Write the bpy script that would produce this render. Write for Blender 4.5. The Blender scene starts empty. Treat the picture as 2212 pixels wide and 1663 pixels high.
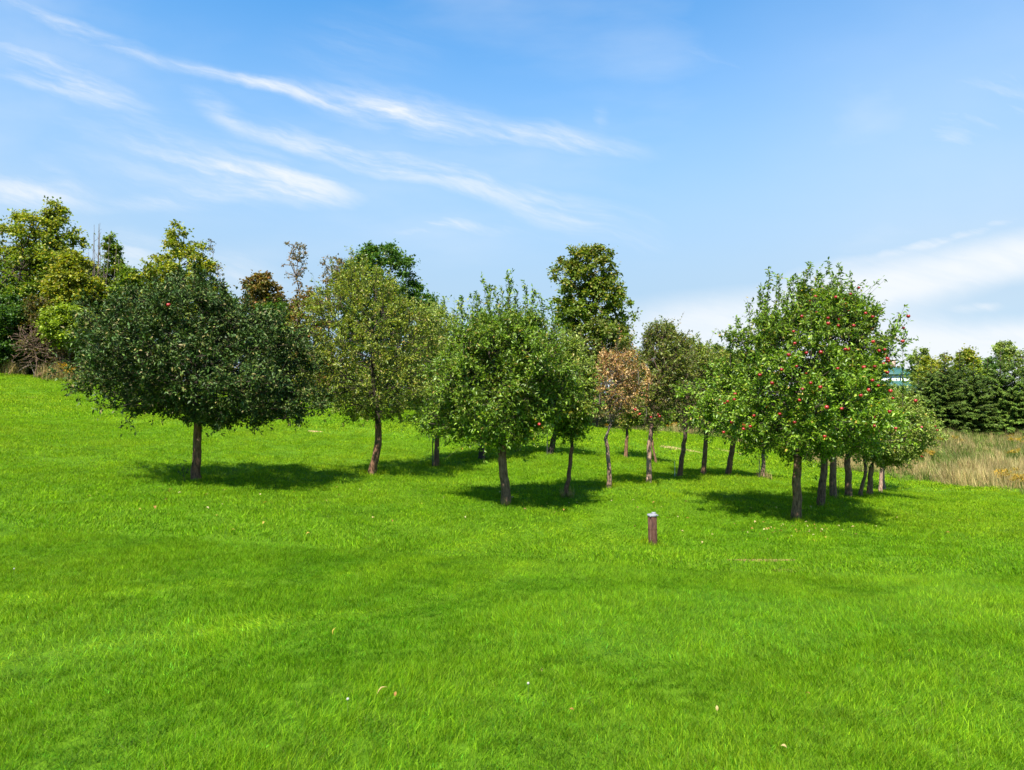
import bpy, math, random
import numpy as np
from mathutils import Vector, Matrix

# ------------------------------------------------------------------ camera, sky, sun, exposure
S = bpy.context.scene
COL = S.collection
FPX = 1475.0                       # focal length for a frame 2212 units wide (24 mm lens)
PITCH = math.radians(1.1)
cam_d = bpy.data.cameras.new('camera')
cam_d.lens = 24.0
cam_d.sensor_width = 36.0
cam_d.clip_start = 0.05
cam_d.clip_end = 6000
cam = bpy.data.objects.new('camera', cam_d)
COL.objects.link(cam)
EYE = np.array([0.0, 0.0, 1.6])
cam.location = EYE
cam.rotation_euler = (math.pi / 2 + PITCH, 0, 0)
S.camera = cam

SUN_EL = math.radians(54)
SUN_FROM = np.array([-0.32, -0.95])          # ground direction from the scene towards the sun
SUN_FROM = SUN_FROM / np.linalg.norm(SUN_FROM)
sun_d = bpy.data.lights.new('sun', 'SUN')
sun_d.energy = 4.2
sun_d.angle = math.radians(0.6)
sun_d.color = (1.0, 0.955, 0.86)
sun = bpy.data.objects.new('sun', sun_d)
COL.objects.link(sun)
to_sun = Vector((SUN_FROM[0] * math.cos(SUN_EL), SUN_FROM[1] * math.cos(SUN_EL), math.sin(SUN_EL)))
sun.rotation_euler = to_sun.to_track_quat('Z', 'Y').to_euler()
sun.location = (-20, -30, 40)

S.view_settings.view_transform = 'Standard'
S.view_settings.look = 'None'
S.view_settings.gamma = 1
S.view_settings.use_curve_mapping = False
S.view_settings.exposure = 1.5
SKY_STRENGTH = 0.085


def build_world():
    w = bpy.data.worlds.new('World')
    S.world = w
    w.use_nodes = True
    nt = w.node_tree
    nt.nodes.clear()
    N, L = nt.nodes.new, nt.links.new

    def math_(op, a, b=None, c=None, clamp=False):
        n = N('ShaderNodeMath'); n.operation = op; n.use_clamp = clamp
        for i, x in enumerate((a, b, c)):
            if x is None: continue
            if isinstance(x, (int, float)): n.inputs[i].default_value = x
            else: L(x, n.inputs[i])
        return n.outputs[0]

    def maprange(x, a, b, c=0.0, d=1.0):
        n = N('ShaderNodeMapRange'); n.interpolation_type = 'SMOOTHSTEP'
        L(x, n.inputs['Value'])
        n.inputs['From Min'].default_value = a; n.inputs['From Max'].default_value = b
        n.inputs['To Min'].default_value = c; n.inputs['To Max'].default_value = d
        return n.outputs[0]

    sky = N('ShaderNodeTexSky')
    sky.sky_type = 'NISHITA'
    sky.sun_disc = False
    sky.sun_elevation = SUN_EL
    sky.sun_rotation = math.atan2(SUN_FROM[0], SUN_FROM[1])
    sky.altitude = 300
    sky.air_density = 0.75
    sky.dust_density = 0.1
    sky.ozone_density = 2.2
    hs = N('ShaderNodeHueSaturation')
    hs.inputs['Hue'].default_value = 0.490
    hs.inputs['Saturation'].default_value = 1.30
    hs.inputs['Value'].default_value = 1.45
    L(sky.outputs[0], hs.inputs['Color'])

    tc = N('ShaderNodeTexCoord')
    sep = N('ShaderNodeSeparateXYZ'); L(tc.outputs['Generated'], sep.inputs[0])
    ya = math_('MAXIMUM', math_('ABSOLUTE', sep.outputs[1]), 0.02)
    u = math_('DIVIDE', sep.outputs[0], ya)
    v = math_('DIVIDE', sep.outputs[2], ya)
    comb = N('ShaderNodeCombineXYZ'); L(u, comb.inputs[0]); L(v, comb.inputs[1])
    L(math_('MULTIPLY', math_('SIGN', sep.outputs[1]), 3.0), comb.inputs[2])
    # coordinates in which the cirrus lies: x = east/north, y = height/north (times 1475 = pixels of the frame)
    nz = N('ShaderNodeTexNoise'); nz.inputs['Scale'].default_value = 5.0
    nz.inputs['Detail'].default_value = 5; nz.inputs['Roughness'].default_value = 0.55
    L(comb.outputs[0], nz.inputs['Vector'])
    sub = N('ShaderNodeVectorMath'); sub.operation = 'SUBTRACT'
    L(nz.outputs['Color'], sub.inputs[0]); sub.inputs[1].default_value = (.5, .5, .5)
    mad = N('ShaderNodeVectorMath'); mad.operation = 'MULTIPLY_ADD'
    L(sub.outputs[0], mad.inputs[0]); mad.inputs[1].default_value = (.07, .045, 0)
    L(comb.outputs[0], mad.inputs[2])
    front = math_('GREATER_THAN', sep.outputs[1], 0.0)

    streaks = [  # x0, y0, x1, y1, half-width, opacity   (frame pixels)
        (-120, -50, 440, 170, 24, .50), (300, 110, 620, 200, 20, .55), (420, 150, 760, 228, 20, .85),
        (620, 190, 1130, 298, 56, .92), (760, 222, 1000, 282, 22, .45), (1010, 268, 1420, 332, 36, .75),
        (380, 180, 560, 300, 34, .45), (480, 262, 830, 348, 34, .72), (620, 305, 1200, 440, 40, .82),
        (1000, 405, 1450, 520, 60, .55), (-80, 70, 330, 240, 34, .55), (60, 150, 300, 236, 16, .5),
        (-60, 150, 240, 222, 26, .42), (280, 310, 720, 425, 62, .65), (400, 380, 790, 425, 44, .85), (520, 330, 780, 410, 30, .4),
        (200, 445, 560, 415, 26, .35), (-140, 396, 240, 434, 44, .8), (60, 330, 200, 420, 30, .22),
        (830, 503, 1080, 480, 20, .75), (920, 500, 1160, 498, 24, .3), (150, 520, 420, 580, 60, .55), (380, 560, 640, 640, 60, .45),
        (1780, 590, 2330, 438, 13, .55), (1300, 300, 1320, 200, 26, .2), (1650, 10, 1880, 30, 40, .12),
        (1960, 100, 2060, 110, 40, .22), (1990, 290, 2110, 320, 34, .26), (1880, 300, 2500, 120, 120, .34),
        (2040, 668, 2160, 660, 12, .6), (550, 160, 1000, 60, 110, .10), (2000, 535, 2120, 500, 5, .35),
        (1300, -40, 1700, 240, 70, .14), (-100, 40, 400, 320, 150, .16), (100, 300, 700, 420, 110, .25),
    ]
    total = None
    for (x0, y0, x1, y1, hw, op) in streaks:
        m = N('ShaderNodeMapping'); m.vector_type = 'TEXTURE'
        cx, cy = (x0 + x1) / 2, (y0 + y1) / 2
        dx, dy = (x1 - x0), -(y1 - y0)
        m.inputs['Location'].default_value = ((cx - 1106) / FPX, (860 - cy) / FPX, 3.0)
        m.inputs['Rotation'].default_value = (0, 0, math.atan2(dy, dx))
        m.inputs['Scale'].default_value = (math.hypot(dx, dy) * 0.64 / FPX, hw * 1.25 / FPX, 50.0)
        L(mad.outputs[0], m.inputs['Vector'])
        g = N('ShaderNodeTexGradient'); g.gradient_type = 'SPHERICAL'
        L(m.outputs[0], g.inputs['Vector'])
        s = math_('MULTIPLY', maprange(g.outputs['Fac'], 0.0, 1.0), op * .70)
        if total is None: total = s
        else:  # screen
            total = math_('SUBTRACT', math_('ADD', total, s), math_('MULTIPLY', total, s))
    # fibres running along the wind
    mf = N('ShaderNodeMapping'); mf.vector_type = 'TEXTURE'
    mf.inputs['Rotation'].default_value = (0, 0, math.radians(-14)); mf.inputs['Scale'].default_value = (.30, .035, 1)
    L(mad.outputs[0], mf.inputs['Vector'])
    fb = N('ShaderNodeTexNoise'); fb.inputs['Scale'].default_value = 1.6; fb.inputs['Detail'].default_value = 7
    fb.inputs['Roughness'].default_value = 0.6
    L(mf.outputs[0], fb.inputs['Vector'])
    mf2 = N('ShaderNodeMapping'); mf2.vector_type = 'TEXTURE'
    mf2.inputs['Rotation'].default_value = (0, 0, math.radians(-22)); mf2.inputs['Scale'].default_value = (.10, .022, 1)
    L(mad.outputs[0], mf2.inputs['Vector'])
    fb2 = N('ShaderNodeTexNoise'); fb2.inputs['Scale'].default_value = 1.2; fb2.inputs['Detail'].default_value = 6; fb2.inputs['Roughness'].default_value = .62
    L(mf2.outputs[0], fb2.inputs['Vector'])
    fib = math_('MULTIPLY', maprange(fb.outputs[0], 0.30, 0.66, 0.30, 1.30), maprange(fb2.outputs[0], 0.28, 0.68, 0.55, 1.25))
    total = math_('MULTIPLY', total, fib, clamp=True)
    # the low white sheet of cirrostratus to the east
    e1 = math_('SUBTRACT', math_('MULTIPLY_ADD', u, 0.178, 0.118), v)       # >0 below its upper edge
    sepm = N('ShaderNodeSeparateXYZ'); L(mad.outputs[0], sepm.inputs[0])
    e1 = math_('SUBTRACT', math_('MULTIPLY_ADD', sepm.outputs[0], 0.195, 0.112), sepm.outputs[1])
    sheet = math_('MULTIPLY', maprange(e1, -0.012, 0.05), maprange(sepm.outputs[0], -0.25, 0.42))
    # blue gap low in the east
    mg = N('ShaderNodeMapping'); mg.vector_type = 'TEXTURE'
    mg.inputs['Location'].default_value = ((2300 - 1106) / FPX, (860 - 628) / FPX, 3.0)
    mg.inputs['Rotation'].default_value = (0, 0, math.radians(9)); mg.inputs['Scale'].default_value = (.36, .05, 50)
    L(mad.outputs[0], mg.inputs['Vector'])
    gg = N('ShaderNodeTexGradient'); gg.gradient_type = 'SPHERICAL'; L(mg.outputs[0], gg.inputs['Vector'])
    gap = maprange(gg.outputs['Fac'], 0.0, 0.7, 1.0, 0.15)
    sheet = math_('MULTIPLY', math_('MULTIPLY', math_('MULTIPLY', sheet, gap), 0.97), maprange(fib, 0.1, 1.2, 0.84, 1.0))
    total = math_('SUBTRACT', math_('ADD', total, sheet), math_('MULTIPLY', total, sheet))
    total = math_('MULTIPLY', total, front)
    # thin scattered cirrus over the whole dome, veil thickening towards the horizon
    md = N('ShaderNodeMapping'); md.inputs['Rotation'].default_value = (0, 0, .5); md.inputs['Scale'].default_value = (1.2, 4.0, 5.0)
    L(tc.outputs['Generated'], md.inputs['Vector'])
    nd = N('ShaderNodeTexNoise'); nd.inputs['Scale'].default_value = 1.6; nd.inputs['Detail'].default_value = 7
    L(md.outputs[0], nd.inputs['Vector'])
    veil = maprange(nd.outputs[0], 0.42, 0.85, 0.0, 0.35)
    low = maprange(sep.outputs[2], 0.11, 0.60, 0.94, 0.0)
    east = math_('MULTIPLY', math_('MULTIPLY', maprange(u, 0.05, 0.8, 0.0, 0.22), front), maprange(nd.outputs[0], 0.25, 0.7, 0.5, 1.0))
    veil = math_('MAXIMUM', veil, east)
    total = math_('MAXIMUM', total, veil)
    air = N('ShaderNodeMixRGB'); air.blend_type = 'MIX'
    L(low, air.inputs['Fac']); L(hs.outputs[0], air.inputs['Color1'])
    air.inputs['Color2'].default_value = (2.05, 2.75, 3.40, 1)
    mix = N('ShaderNodeMixRGB'); mix.blend_type = 'MIX'
    L(total, mix.inputs['Fac']); L(air.outputs[0], mix.inputs['Color1'])
    mix.inputs['Color2'].default_value = (3.85, 4.05, 4.25, 1)
    bg = N('ShaderNodeBackground'); bg.inputs['Strength'].default_value = SKY_STRENGTH
    L(mix.outputs[0], bg.inputs['Color'])
    out = N('ShaderNodeOutputWorld'); L(bg.outputs[0], out.inputs['Surface'])


build_world()

# ------------------------------------------------------------------ terrain
CT, ST = math.cos(PITCH), math.sin(PITCH)


def P(px, py, d):
    """point seen at frame position (px, py) at forward distance d"""
    a, b = (px - 1106.0) / FPX, (831.5 - py) / FPX
    return np.array([a * d, d * (CT - b * ST), EYE[2] + d * (ST + b * CT)])


CTRL = [  # px, py, distance of ground seen there
    (424, 1042, 16), (803, 1026, 19.5), (943, 1010, 23), (1093, 1090, 15), (1224, 1073, 17), (1315, 1053, 18.5),
    (1400, 1043, 20), (1466, 1032, 22.5), (1571, 1028, 25), (1646, 1032, 26), (1351, 990, 29), (1189, 980, 27),
    (1041, 992, 25), (1718, 1120, 15.5), (1770, 1093, 18.5), (1831, 1072, 22.5), (1877, 1070, 24.5), (1905, 1061, 29.5),
    (1409, 1174, 12.8), (0, 1300, 5.5), (0, 1000, 16), (0, 900, 30), (0, 840, 46), (0, 806, 56), (180, 822, 54),
    (700, 905, 36), (430, 880, 42), (820, 880, 58), (1275, 925, 56), (1480, 962, 38), (1500, 940, 52), (2000, 1040, 36),
    (2212, 1063, 30), (2000, 945, 62), (2212, 950, 60), (2212, 1300, 7), (2212, 1150, 14), (1700, 960, 50),
]
cp = [P(*c) for c in CTRL]
cp += [np.array(q, float) for q in [(0, 0, 0), (-3, 0, .05), (3, 0, -.05), (0, 3, 0.0), (-12, 0, .5), (12, 0, -.6), (-30, 0, 2.0), (30, 0, -2.2),
                                    (0, -15, .3), (-20, -15, .8), (20, -15, -.8), (-60, 20, 4), (70, 30, -3), (0, -60, .5),
                                    (-75, 75, 5.0), (-20, 95, 1.6), (40, 100, 0.6), (100, 100, -.5), (-150, 0, 7), (150, 0, -3), (0, 170, 3), (-150, 170, 8), (170, 170, 0),
                                    (0, -150, 0), (-400, 0, 8), (400, 0, 0), (0, 450, 4), (0, -400, 0), (400, 400, 2), (-400, 400, 8)]]
cp = np.array(cp)


def tps_phi(r2):
    return np.where(r2 > 1e-12, 0.5 * r2 * np.log(np.maximum(r2, 1e-12)), 0.0)


def tps_fit(c, lam=0.6):
    n = len(c)
    d2 = ((c[:, None, :2] - c[None, :, :2]) ** 2).sum(-1)
    A = np.zeros((n + 3, n + 3))
    A[:n, :n] = tps_phi(d2) + lam * np.eye(n)
    A[:n, n] = 1; A[:n, n + 1:] = c[:, :2]
    A[n, :n] = 1; A[n + 1:, :n] = c[:, :2].T
    b = np.zeros(n + 3); b[:n] = c[:, 2]
    return np.linalg.solve(A, b)


TW = tps_fit(cp)


def ground(x, y):
    x = np.asarray(x, float); y = np.asarray(y, float)
    shp = x.shape
    xf, yf = np.clip(x.ravel(), -450, 450), np.clip(y.ravel(), -450, 450)
    out = np.empty(len(xf))
    for i in range(0, len(xf), 50000):
        a, b = xf[i:i + 50000], yf[i:i + 50000]
        d2 = (a[:, None] - cp[None, :, 0]) ** 2 + (b[:, None] - cp[None, :, 1]) ** 2
        out[i:i + 50000] = tps_phi(d2) @ TW[:-3] + TW[-3] + TW[-2] * a + TW[-1] * b
    out += 0.035 * np.sin(xf * .9 + 1.3 * np.sin(yf * .31)) * np.sin(yf * .8 + xf * .23)
    return out.reshape(shp)


def at(px, d):
    """ground point in the direction of frame column px at forward distance d"""
    x = (px - 1106.0) / FPX * d
    return np.array([x, d, float(ground(x, d))])


def py_of(p):
    q = p - EYE
    f = q[1] * CT + q[2] * ST
    return 831.5 - FPX * (-q[1] * ST + q[2] * CT) / f


# ------------------------------------------------------------------ helpers
def finish(name, me, mat, parent=None, loc=None):
    o = bpy.data.objects.new(name, me)
    if mat is not None and len(me.materials) == 0:
        me.materials.append(mat)
    COL.objects.link(o)
    if parent is not None: o.parent = parent
    if loc is not None: o.location = loc
    return o


def np_mesh(name, V, faces, col=None, smooth=False):
    """V (n,3); faces: list of (m,k) index arrays; col (n,3) per point"""
    V = np.asarray(V, np.float32)
    me = bpy.data.meshes.new(name)
    faces = [np.asarray(f, np.int32) for f in faces if len(f)]
    loops = np.concatenate([f.ravel() for f in faces]) if faces else np.zeros(0, np.int32)
    tot = np.concatenate([np.full(len(f), f.shape[1], np.int32) for f in faces]) if faces else np.zeros(0, np.int32)
    start = np.concatenate([[0], np.cumsum(tot)[:-1]]).astype(np.int32) if len(tot) else tot
    me.vertices.add(len(V)); me.vertices.foreach_set('co', V.ravel())
    me.loops.add(len(loops)); me.loops.foreach_set('vertex_index', loops)
    me.polygons.add(len(tot)); me.polygons.foreach_set('loop_start', start)
    try: me.polygons.foreach_set('loop_total', tot)
    except Exception: pass
    if smooth: me.polygons.foreach_set('use_smooth', np.ones(len(tot), bool))
    if col is not None:
        a = me.attributes.new('Col', 'FLOAT_COLOR', 'POINT')
        c4 = np.ones((len(V), 4), np.float32); c4[:, :3] = col
        a.data.foreach_set('color', c4.ravel())
    me.update(calc_edges=True)
    return me


def tag(o, label=None, cat=None, group=None, kind=None):
    if label: o['label'] = label
    if cat: o['category'] = cat
    if group: o['group'] = group
    if kind: o['kind'] = kind
    return o


def empty(name, loc, label=None, cat=None, group=None):
    o = bpy.data.objects.new(name, None)
    o.empty_display_size = 0.2
    COL.objects.link(o)
    o.location = loc
    return tag(o, label, cat, group)


def unit(v):
    return v / np.maximum(np.linalg.norm(v, axis=-1, keepdims=True), 1e-9)


# ------------------------------------------------------------------ materials
def new_mat(name):
    m = bpy.data.materials.new(name); m.use_nodes = True
    nt = m.node_tree
    return m, nt, nt.nodes['Principled BSDF'], nt.nodes['Material Output']


def leaf_material(name, rough=0.45, transl=0.35, spec=0.4, under=(1.25, 1.2, 1.25), instancer=False, hue_noise=0.0):
    m, nt, b, out = new_mat(name)
    N, L = nt.nodes.new, nt.links.new
    at_ = N('ShaderNodeAttribute'); at_.attribute_name = 'Col'
    src = at_.outputs['Color']
    if instancer:
        ai = N('ShaderNodeAttribute'); ai.attribute_type = 'INSTANCER'; ai.attribute_name = 'tint'
        mu = N('ShaderNodeMixRGB'); mu.blend_type = 'MULTIPLY'; mu.inputs[0].default_value = 1
        L(src, mu.inputs[1]); L(ai.outputs['Color'], mu.inputs[2]); src = mu.outputs[0]
    g = N('ShaderNodeNewGeometry')
    mx = N('ShaderNodeMixRGB'); mx.blend_type = 'MULTIPLY'
    L(g.outputs['Backfacing'], mx.inputs[0]); L(src, mx.inputs[1]); mx.inputs[2].default_value = (*under, 1)
    L(mx.outputs[0], b.inputs['Base Color'])
    b.inputs['Roughness'].default_value = rough
    b.inputs['Specular IOR Level'].default_value = spec
    tr = N('ShaderNodeBsdfTranslucent')
    gm = N('ShaderNodeMixRGB'); gm.blend_type = 'MULTIPLY'; gm.inputs[0].default_value = 1
    L(src, gm.inputs[1]); gm.inputs[2].default_value = (1.7, 1.7, .6, 1)
    L(gm.outputs[0], tr.inputs['Color'])
    ms = N('ShaderNodeMixShader'); ms.inputs[0].default_value = transl
    L(b.outputs[0], ms.inputs[1]); L(tr.outputs[0], ms.inputs[2]); L(ms.outputs[0], out.inputs['Surface'])
    return m


def bark_material(name, c1, c2, scale=9.0, lichen=(.24, .20, .14), lich=.25):
    m, nt, b, out = new_mat(name)
    N, L = nt.nodes.new, nt.links.new
    tc = N('ShaderNodeTexCoord')
    mp = N('ShaderNodeMapping'); mp.inputs['Scale'].default_value = (1, 1, .28); L(tc.outputs['Object'], mp.inputs[0])
    n1 = N('ShaderNodeTexNoise'); n1.inputs['Scale'].default_value = scale * 3; n1.inputs['Detail'].default_value = 6; n1.inputs['Roughness'].default_value = .7
    L(mp.outputs[0], n1.inputs['Vector'])
    r = N('ShaderNodeValToRGB'); L(n1.outputs[0], r.inputs[0])
    r.color_ramp.elements[0].position = .35; r.color_ramp.elements[0].color = (*c1, 1)
    r.color_ramp.elements[1].position = .68; r.color_ramp.elements[1].color = (*c2, 1)
    n2 = N('ShaderNodeTexNoise'); n2.inputs['Scale'].default_value = 6; n2.inputs['Detail'].default_value = 5
    L(tc.outputs['Object'], n2.inputs['Vector'])
    mr = N('ShaderNodeMapRange'); L(n2.outputs[0], mr.inputs[0]); mr.inputs[1].default_value = .52; mr.inputs[2].default_value = .7; mr.inputs[4].default_value = lich
    mx = N('ShaderNodeMixRGB'); L(mr.outputs[0], mx.inputs[0]); L(r.outputs[0], mx.inputs[1]); mx.inputs[2].default_value = (*lichen, 1)
    L(mx.outputs[0], b.inputs['Base Color'])
    b.inputs['Roughness'].default_value = .9; b.inputs['Specular IOR Level'].default_value = .2
    bp = N('ShaderNodeBump'); bp.inputs['Strength'].default_value = .8; bp.inputs['Distance'].default_value = .02
    L(n1.outputs[0], bp.inputs['Height']); L(bp.outputs[0], b.inputs['Normal'])
    return m


def plain_material(name, c, rough=.6, noise=0.0, nscale=20, c2=None, metal=0.0, spec=.4):
    m, nt, b, out = new_mat(name)
    N, L = nt.nodes.new, nt.links.new
    b.inputs['Roughness'].default_value = rough; b.inputs['Metallic'].default_value = metal
    b.inputs['Specular IOR Level'].default_value = spec
    tc = N('ShaderNodeTexCoord')
    n1 = N('ShaderNodeTexNoise'); n1.inputs['Scale'].default_value = nscale; n1.inputs['Detail'].default_value = 5
    L(tc.outputs['Object'], n1.inputs['Vector'])
    mx = N('ShaderNodeMixRGB'); L(n1.outputs[0], mx.inputs[0])
    mx.inputs[1].default_value = (*c, 1)
    mx.inputs[2].default_value = (*(c2 if c2 else tuple(x * (1 - noise) for x in c)), 1)
    L(mx.outputs[0], b.inputs['Base Color'])
    return m


M_LEAF = leaf_material('apple_leaf', rough=.42, transl=.40, spec=.45, under=(1.6, 1.5, 1.35))
M_LEAFD = leaf_material('dark_apple_leaf', rough=.5, transl=.18, spec=.24, under=(2.3, 2.15, 2.0))
M_TLEAF = leaf_material('woodland_leaf', rough=.5, transl=.36, spec=.35, under=(1.25, 1.2, 1.2))
M_NEEDLE = leaf_material('conifer_needle', rough=.5, transl=.15, spec=.3, under=(1.0, 1.0, 1.0))
M_DRY = leaf_material('dry_leaf', rough=.7, transl=.25, spec=.2, under=(1, 1, 1))
M_GRASS = leaf_material('grass_blade', rough=.55, transl=.40, spec=.10, under=(1.05, 1.05, 1.05), instancer=True)
M_HAY = leaf_material('meadow_blade', rough=.6, transl=.30, spec=.25, under=(1, 1, 1), instancer=True)
M_BARK = bark_material('apple_bark', (.048, .024, .013), (.27, .145, .082))
M_BARKG = bark_material('grey_apple_bark', (.050, .028, .016), (.275, .165, .098), lich=.25, lichen=(.28, .21, .13))
M_BARKP = bark_material('pinkish_apple_bark', (.10, .055, .04), (.45, .29, .20), lich=.5, lichen=(.3, .26, .22))
M_BARKD = bark_material('dark_bark', (.02, .015, .012), (.08, .06, .048))
M_TWIG = plain_material('twig_bark', (.075, .055, .042), .85, c2=(.035, .026, .02), nscale=12, spec=.2)
M_TWIGG = plain_material('grey_dead_twig', (.20, .165, .14), .85, c2=(.10, .075, .062), nscale=9, spec=.2)
M_TWIGB = plain_material('brown_dead_twig', (.20, .125, .095), .85, c2=(.10, .06, .048), nscale=9, spec=.2)


def soil_grass_material():
    m, nt, b, out = new_mat('lawn_turf')
    N, L = nt.nodes.new, nt.links.new
    g = N('ShaderNodeNewGeometry')
    n1 = N('ShaderNodeTexNoise'); n1.inputs['Scale'].default_value = .35; n1.inputs['Detail'].default_value = 6
    n2 = N('ShaderNodeTexNoise'); n2.inputs['Scale'].default_value = 14; n2.inputs['Detail'].default_value = 5; n2.inputs['Roughness'].default_value = .7
    L(g.outputs['Position'], n1.inputs['Vector']); L(g.outputs['Position'], n2.inputs['Vector'])
    r1 = N('ShaderNodeValToRGB'); L(n2.outputs[0], r1.inputs[0])
    r1.color_ramp.elements[0].position = .3; r1.color_ramp.elements[0].color = (.044, .100, .003, 1)
    r1.color_ramp.elements[1].position = .7; r1.color_ramp.elements[1].color = (.100, .195, .006, 1)
    mx = N('ShaderNodeMixRGB'); mx.inputs[0].default_value = .5
    r2 = N('ShaderNodeValToRGB'); L(n1.outputs[0], r2.inputs[0])
    r2.color_ramp.elements[0].position = .35; r2.color_ramp.elements[0].color = (.062, .145, .004, 1)
    r2.color_ramp.elements[1].position = .65; r2.color_ramp.elements[1].color = (.110, .200, .006, 1)
    L(r1.outputs[0], mx.inputs[1]); L(r2.outputs[0], mx.inputs[2])
    L(mx.outputs[0], b.inputs['Base Color'])
    b.inputs['Roughness'].default_value = .9; b.inputs['Specular IOR Level'].default_value = .1
    return m


M_TURF = soil_grass_material()

# ------------------------------------------------------------------ ground sheet
nx, ny = 230, 230
tx = np.linspace(-5.6, 5.6, nx); ty = np.linspace(-5.4, 5.4, ny)
gx = 11 * np.sinh(tx); gy = 14 + 11 * np.sinh(ty)
GX, GY = np.meshgrid(gx, gy)
GZ = ground(GX, GY)
V = np.stack([GX.ravel(), GY.ravel(), GZ.ravel()], 1)
ii, jj = np.meshgrid(np.arange(nx - 1), np.arange(ny - 1))
a0 = (jj * nx + ii).ravel()
F = np.stack([a0, a0 + 1, a0 + nx + 1, a0 + nx], 1)
tag(finish('ground', np_mesh('ground', V, [F], smooth=True), M_TURF), 'green mown lawn sloping down to the orchard and the meadow', kind='structure')

# outlines of unmown ground in plan (x, y)
def ray_xy(px, d): return np.array([(px - 1106.0) / FPX * d, d])


LAWN_EDGE = [ray_xy(*q) for q in [(-500, 60), (0, 56), (180, 54), (420, 55), (700, 57), (1000, 58), (1260, 55), (1400, 53), (1560, 50), (1640, 44), (1800, 38), (1900, 36.5), (2000, 35), (2100, 32), (2212, 29.5), (2400, 26), (3000, 22)]]
LE = np.array(LAWN_EDGE)
_lea = np.arctan2(LE[:, 0], LE[:, 1]); _led = np.hypot(LE[:, 0], LE[:, 1])


def lawn_limit(x, y):
    """distance from the eye at which the mown lawn ends in that direction"""
    return np.interp(np.arctan2(x, y), _lea, _led)


# ------------------------------------------------------------------ scatter (grass, meadow) by geometry nodes
def scatter_group(coll):
    ng = bpy.data.node_groups.new('scatter_' + coll.name, 'GeometryNodeTree')
    ng.interface.new_socket('Geometry', in_out='INPUT', socket_type='NodeSocketGeometry')
    ng.interface.new_socket('Geometry', in_out='OUTPUT', socket_type='NodeSocketGeometry')
    N, L = ng.nodes.new, ng.links.new
    gi, go = N('NodeGroupInput'), N('NodeGroupOutput')
    ci = N('GeometryNodeCollectionInfo'); ci.inputs['Collection'].default_value = coll
    ci.inputs['Separate Children'].default_value = True; ci.inputs['Reset Children'].default_value = True
    ip = N('GeometryNodeInstanceOnPoints'); ip.inputs['Pick Instance'].default_value = True
    L(gi.outputs[0], ip.inputs['Points']); L(ci.outputs[0], ip.inputs['Instance'])

    def na(nm, ty):
        n = N('GeometryNodeInputNamedAttribute'); n.data_type = ty; n.inputs['Name'].default_value = nm
        return n.outputs['Attribute']
    L(na('variant', 'INT'), ip.inputs['Instance Index'])
    er = N('FunctionNodeEulerToRotation'); L(na('rot', 'FLOAT_VECTOR'), er.inputs[0]); L(er.outputs[0], ip.inputs['Rotation'])
    L(na('scl', 'FLOAT_VECTOR'), ip.inputs['Scale'])
    L(ip.outputs[0], go.inputs[0])
    return ng


def scatter(name, coll, pts, rot, scl, variant, tint, mat):
    me = bpy.data.meshes.new(name)
    me.vertices.add(len(pts)); me.vertices.foreach_set('co', np.asarray(pts, np.float32).ravel())
    for nm, ty, arr, key in (('rot', 'FLOAT_VECTOR', rot, 'vector'), ('scl', 'FLOAT_VECTOR', scl, 'vector'), ('tint', 'FLOAT_VECTOR', tint, 'vector')):
        a = me.attributes.new(nm, ty, 'POINT'); a.data.foreach_set(key, np.asarray(arr, np.float32).ravel())
    a = me.attributes.new('variant', 'INT', 'POINT'); a.data.foreach_set('value', np.asarray(variant, np.int32))
    me.update()
    o = finish(name, me, mat)
    md = o.modifiers.new('scatter', 'NODES'); md.node_group = scatter_group(coll)
    return o


def blades(rng, n, radius, hmin, hmax, wid, bend, lean, cols, segs=2, lean_dir=None):
    """mesh data of n grass blades around the origin"""
    r = radius * np.sqrt(rng.random(n)); th = rng.random(n) * 2 * np.pi
    base = np.stack([r * np.cos(th), r * np.sin(th), np.zeros(n) - .006], 1)
    h = hmin + (hmax - hmin) * rng.random(n) ** 1.2
    az = rng.random(n) * 2 * np.pi
    d = np.stack([np.cos(az), np.sin(az), np.zeros(n)], 1)
    tilt = np.abs(rng.normal(0, lean, n))[:, None]
    bd = (bend * (0.3 + rng.random(n)))[:, None]
    sd = np.stack([-np.sin(az + .6 * rng.normal(size=n)), np.cos(az + .6 * rng.normal(size=n)), np.zeros(n)], 1)
    w = wid * (0.7 + .6 * rng.random(n))[:, None]
    V, F3, F4 = [], [], []
    prof = [1.0, .85, 0.0] if segs == 2 else [1.0, .95, .65, 0.0]
    rows = []
    for k, f in enumerate(prof):
        t = k / (len(prof) - 1)
        c = base + np.array([0, 0, 1.0]) * (h[:, None] * t * (1 - .25 * bd * t)) + d * (h[:, None] * (tilt * t + bd * t * t))
        if f > 0: rows.append((c - sd * w * f * .5, c + sd * w * f * .5))
        else: rows.append((c,))
    idx = 0; ids = []
    for rw in rows:
        ids.append([np.arange(n) + idx + i * n for i in range(len(rw))]); idx += n * len(rw)
        V += list(rw)
    for k in range(len(rows) - 1):
        if len(ids[k + 1]) == 2: F4.append(np.stack([ids[k][0], ids[k][1], ids[k + 1][1], ids[k + 1][0]], 1))
        else: F3.append(np.stack([ids[k][0], ids[k][1], ids[k + 1][0]], 1))
    V = np.concatenate(V)
    ci = rng.integers(0, len(cols), n)
    c = np.array(cols)[ci] * (0.62 + .76 * rng.random(n))[:, None]
    C = np.concatenate([c] * (len(V) // n))
    return V, F3, F4, C


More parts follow.
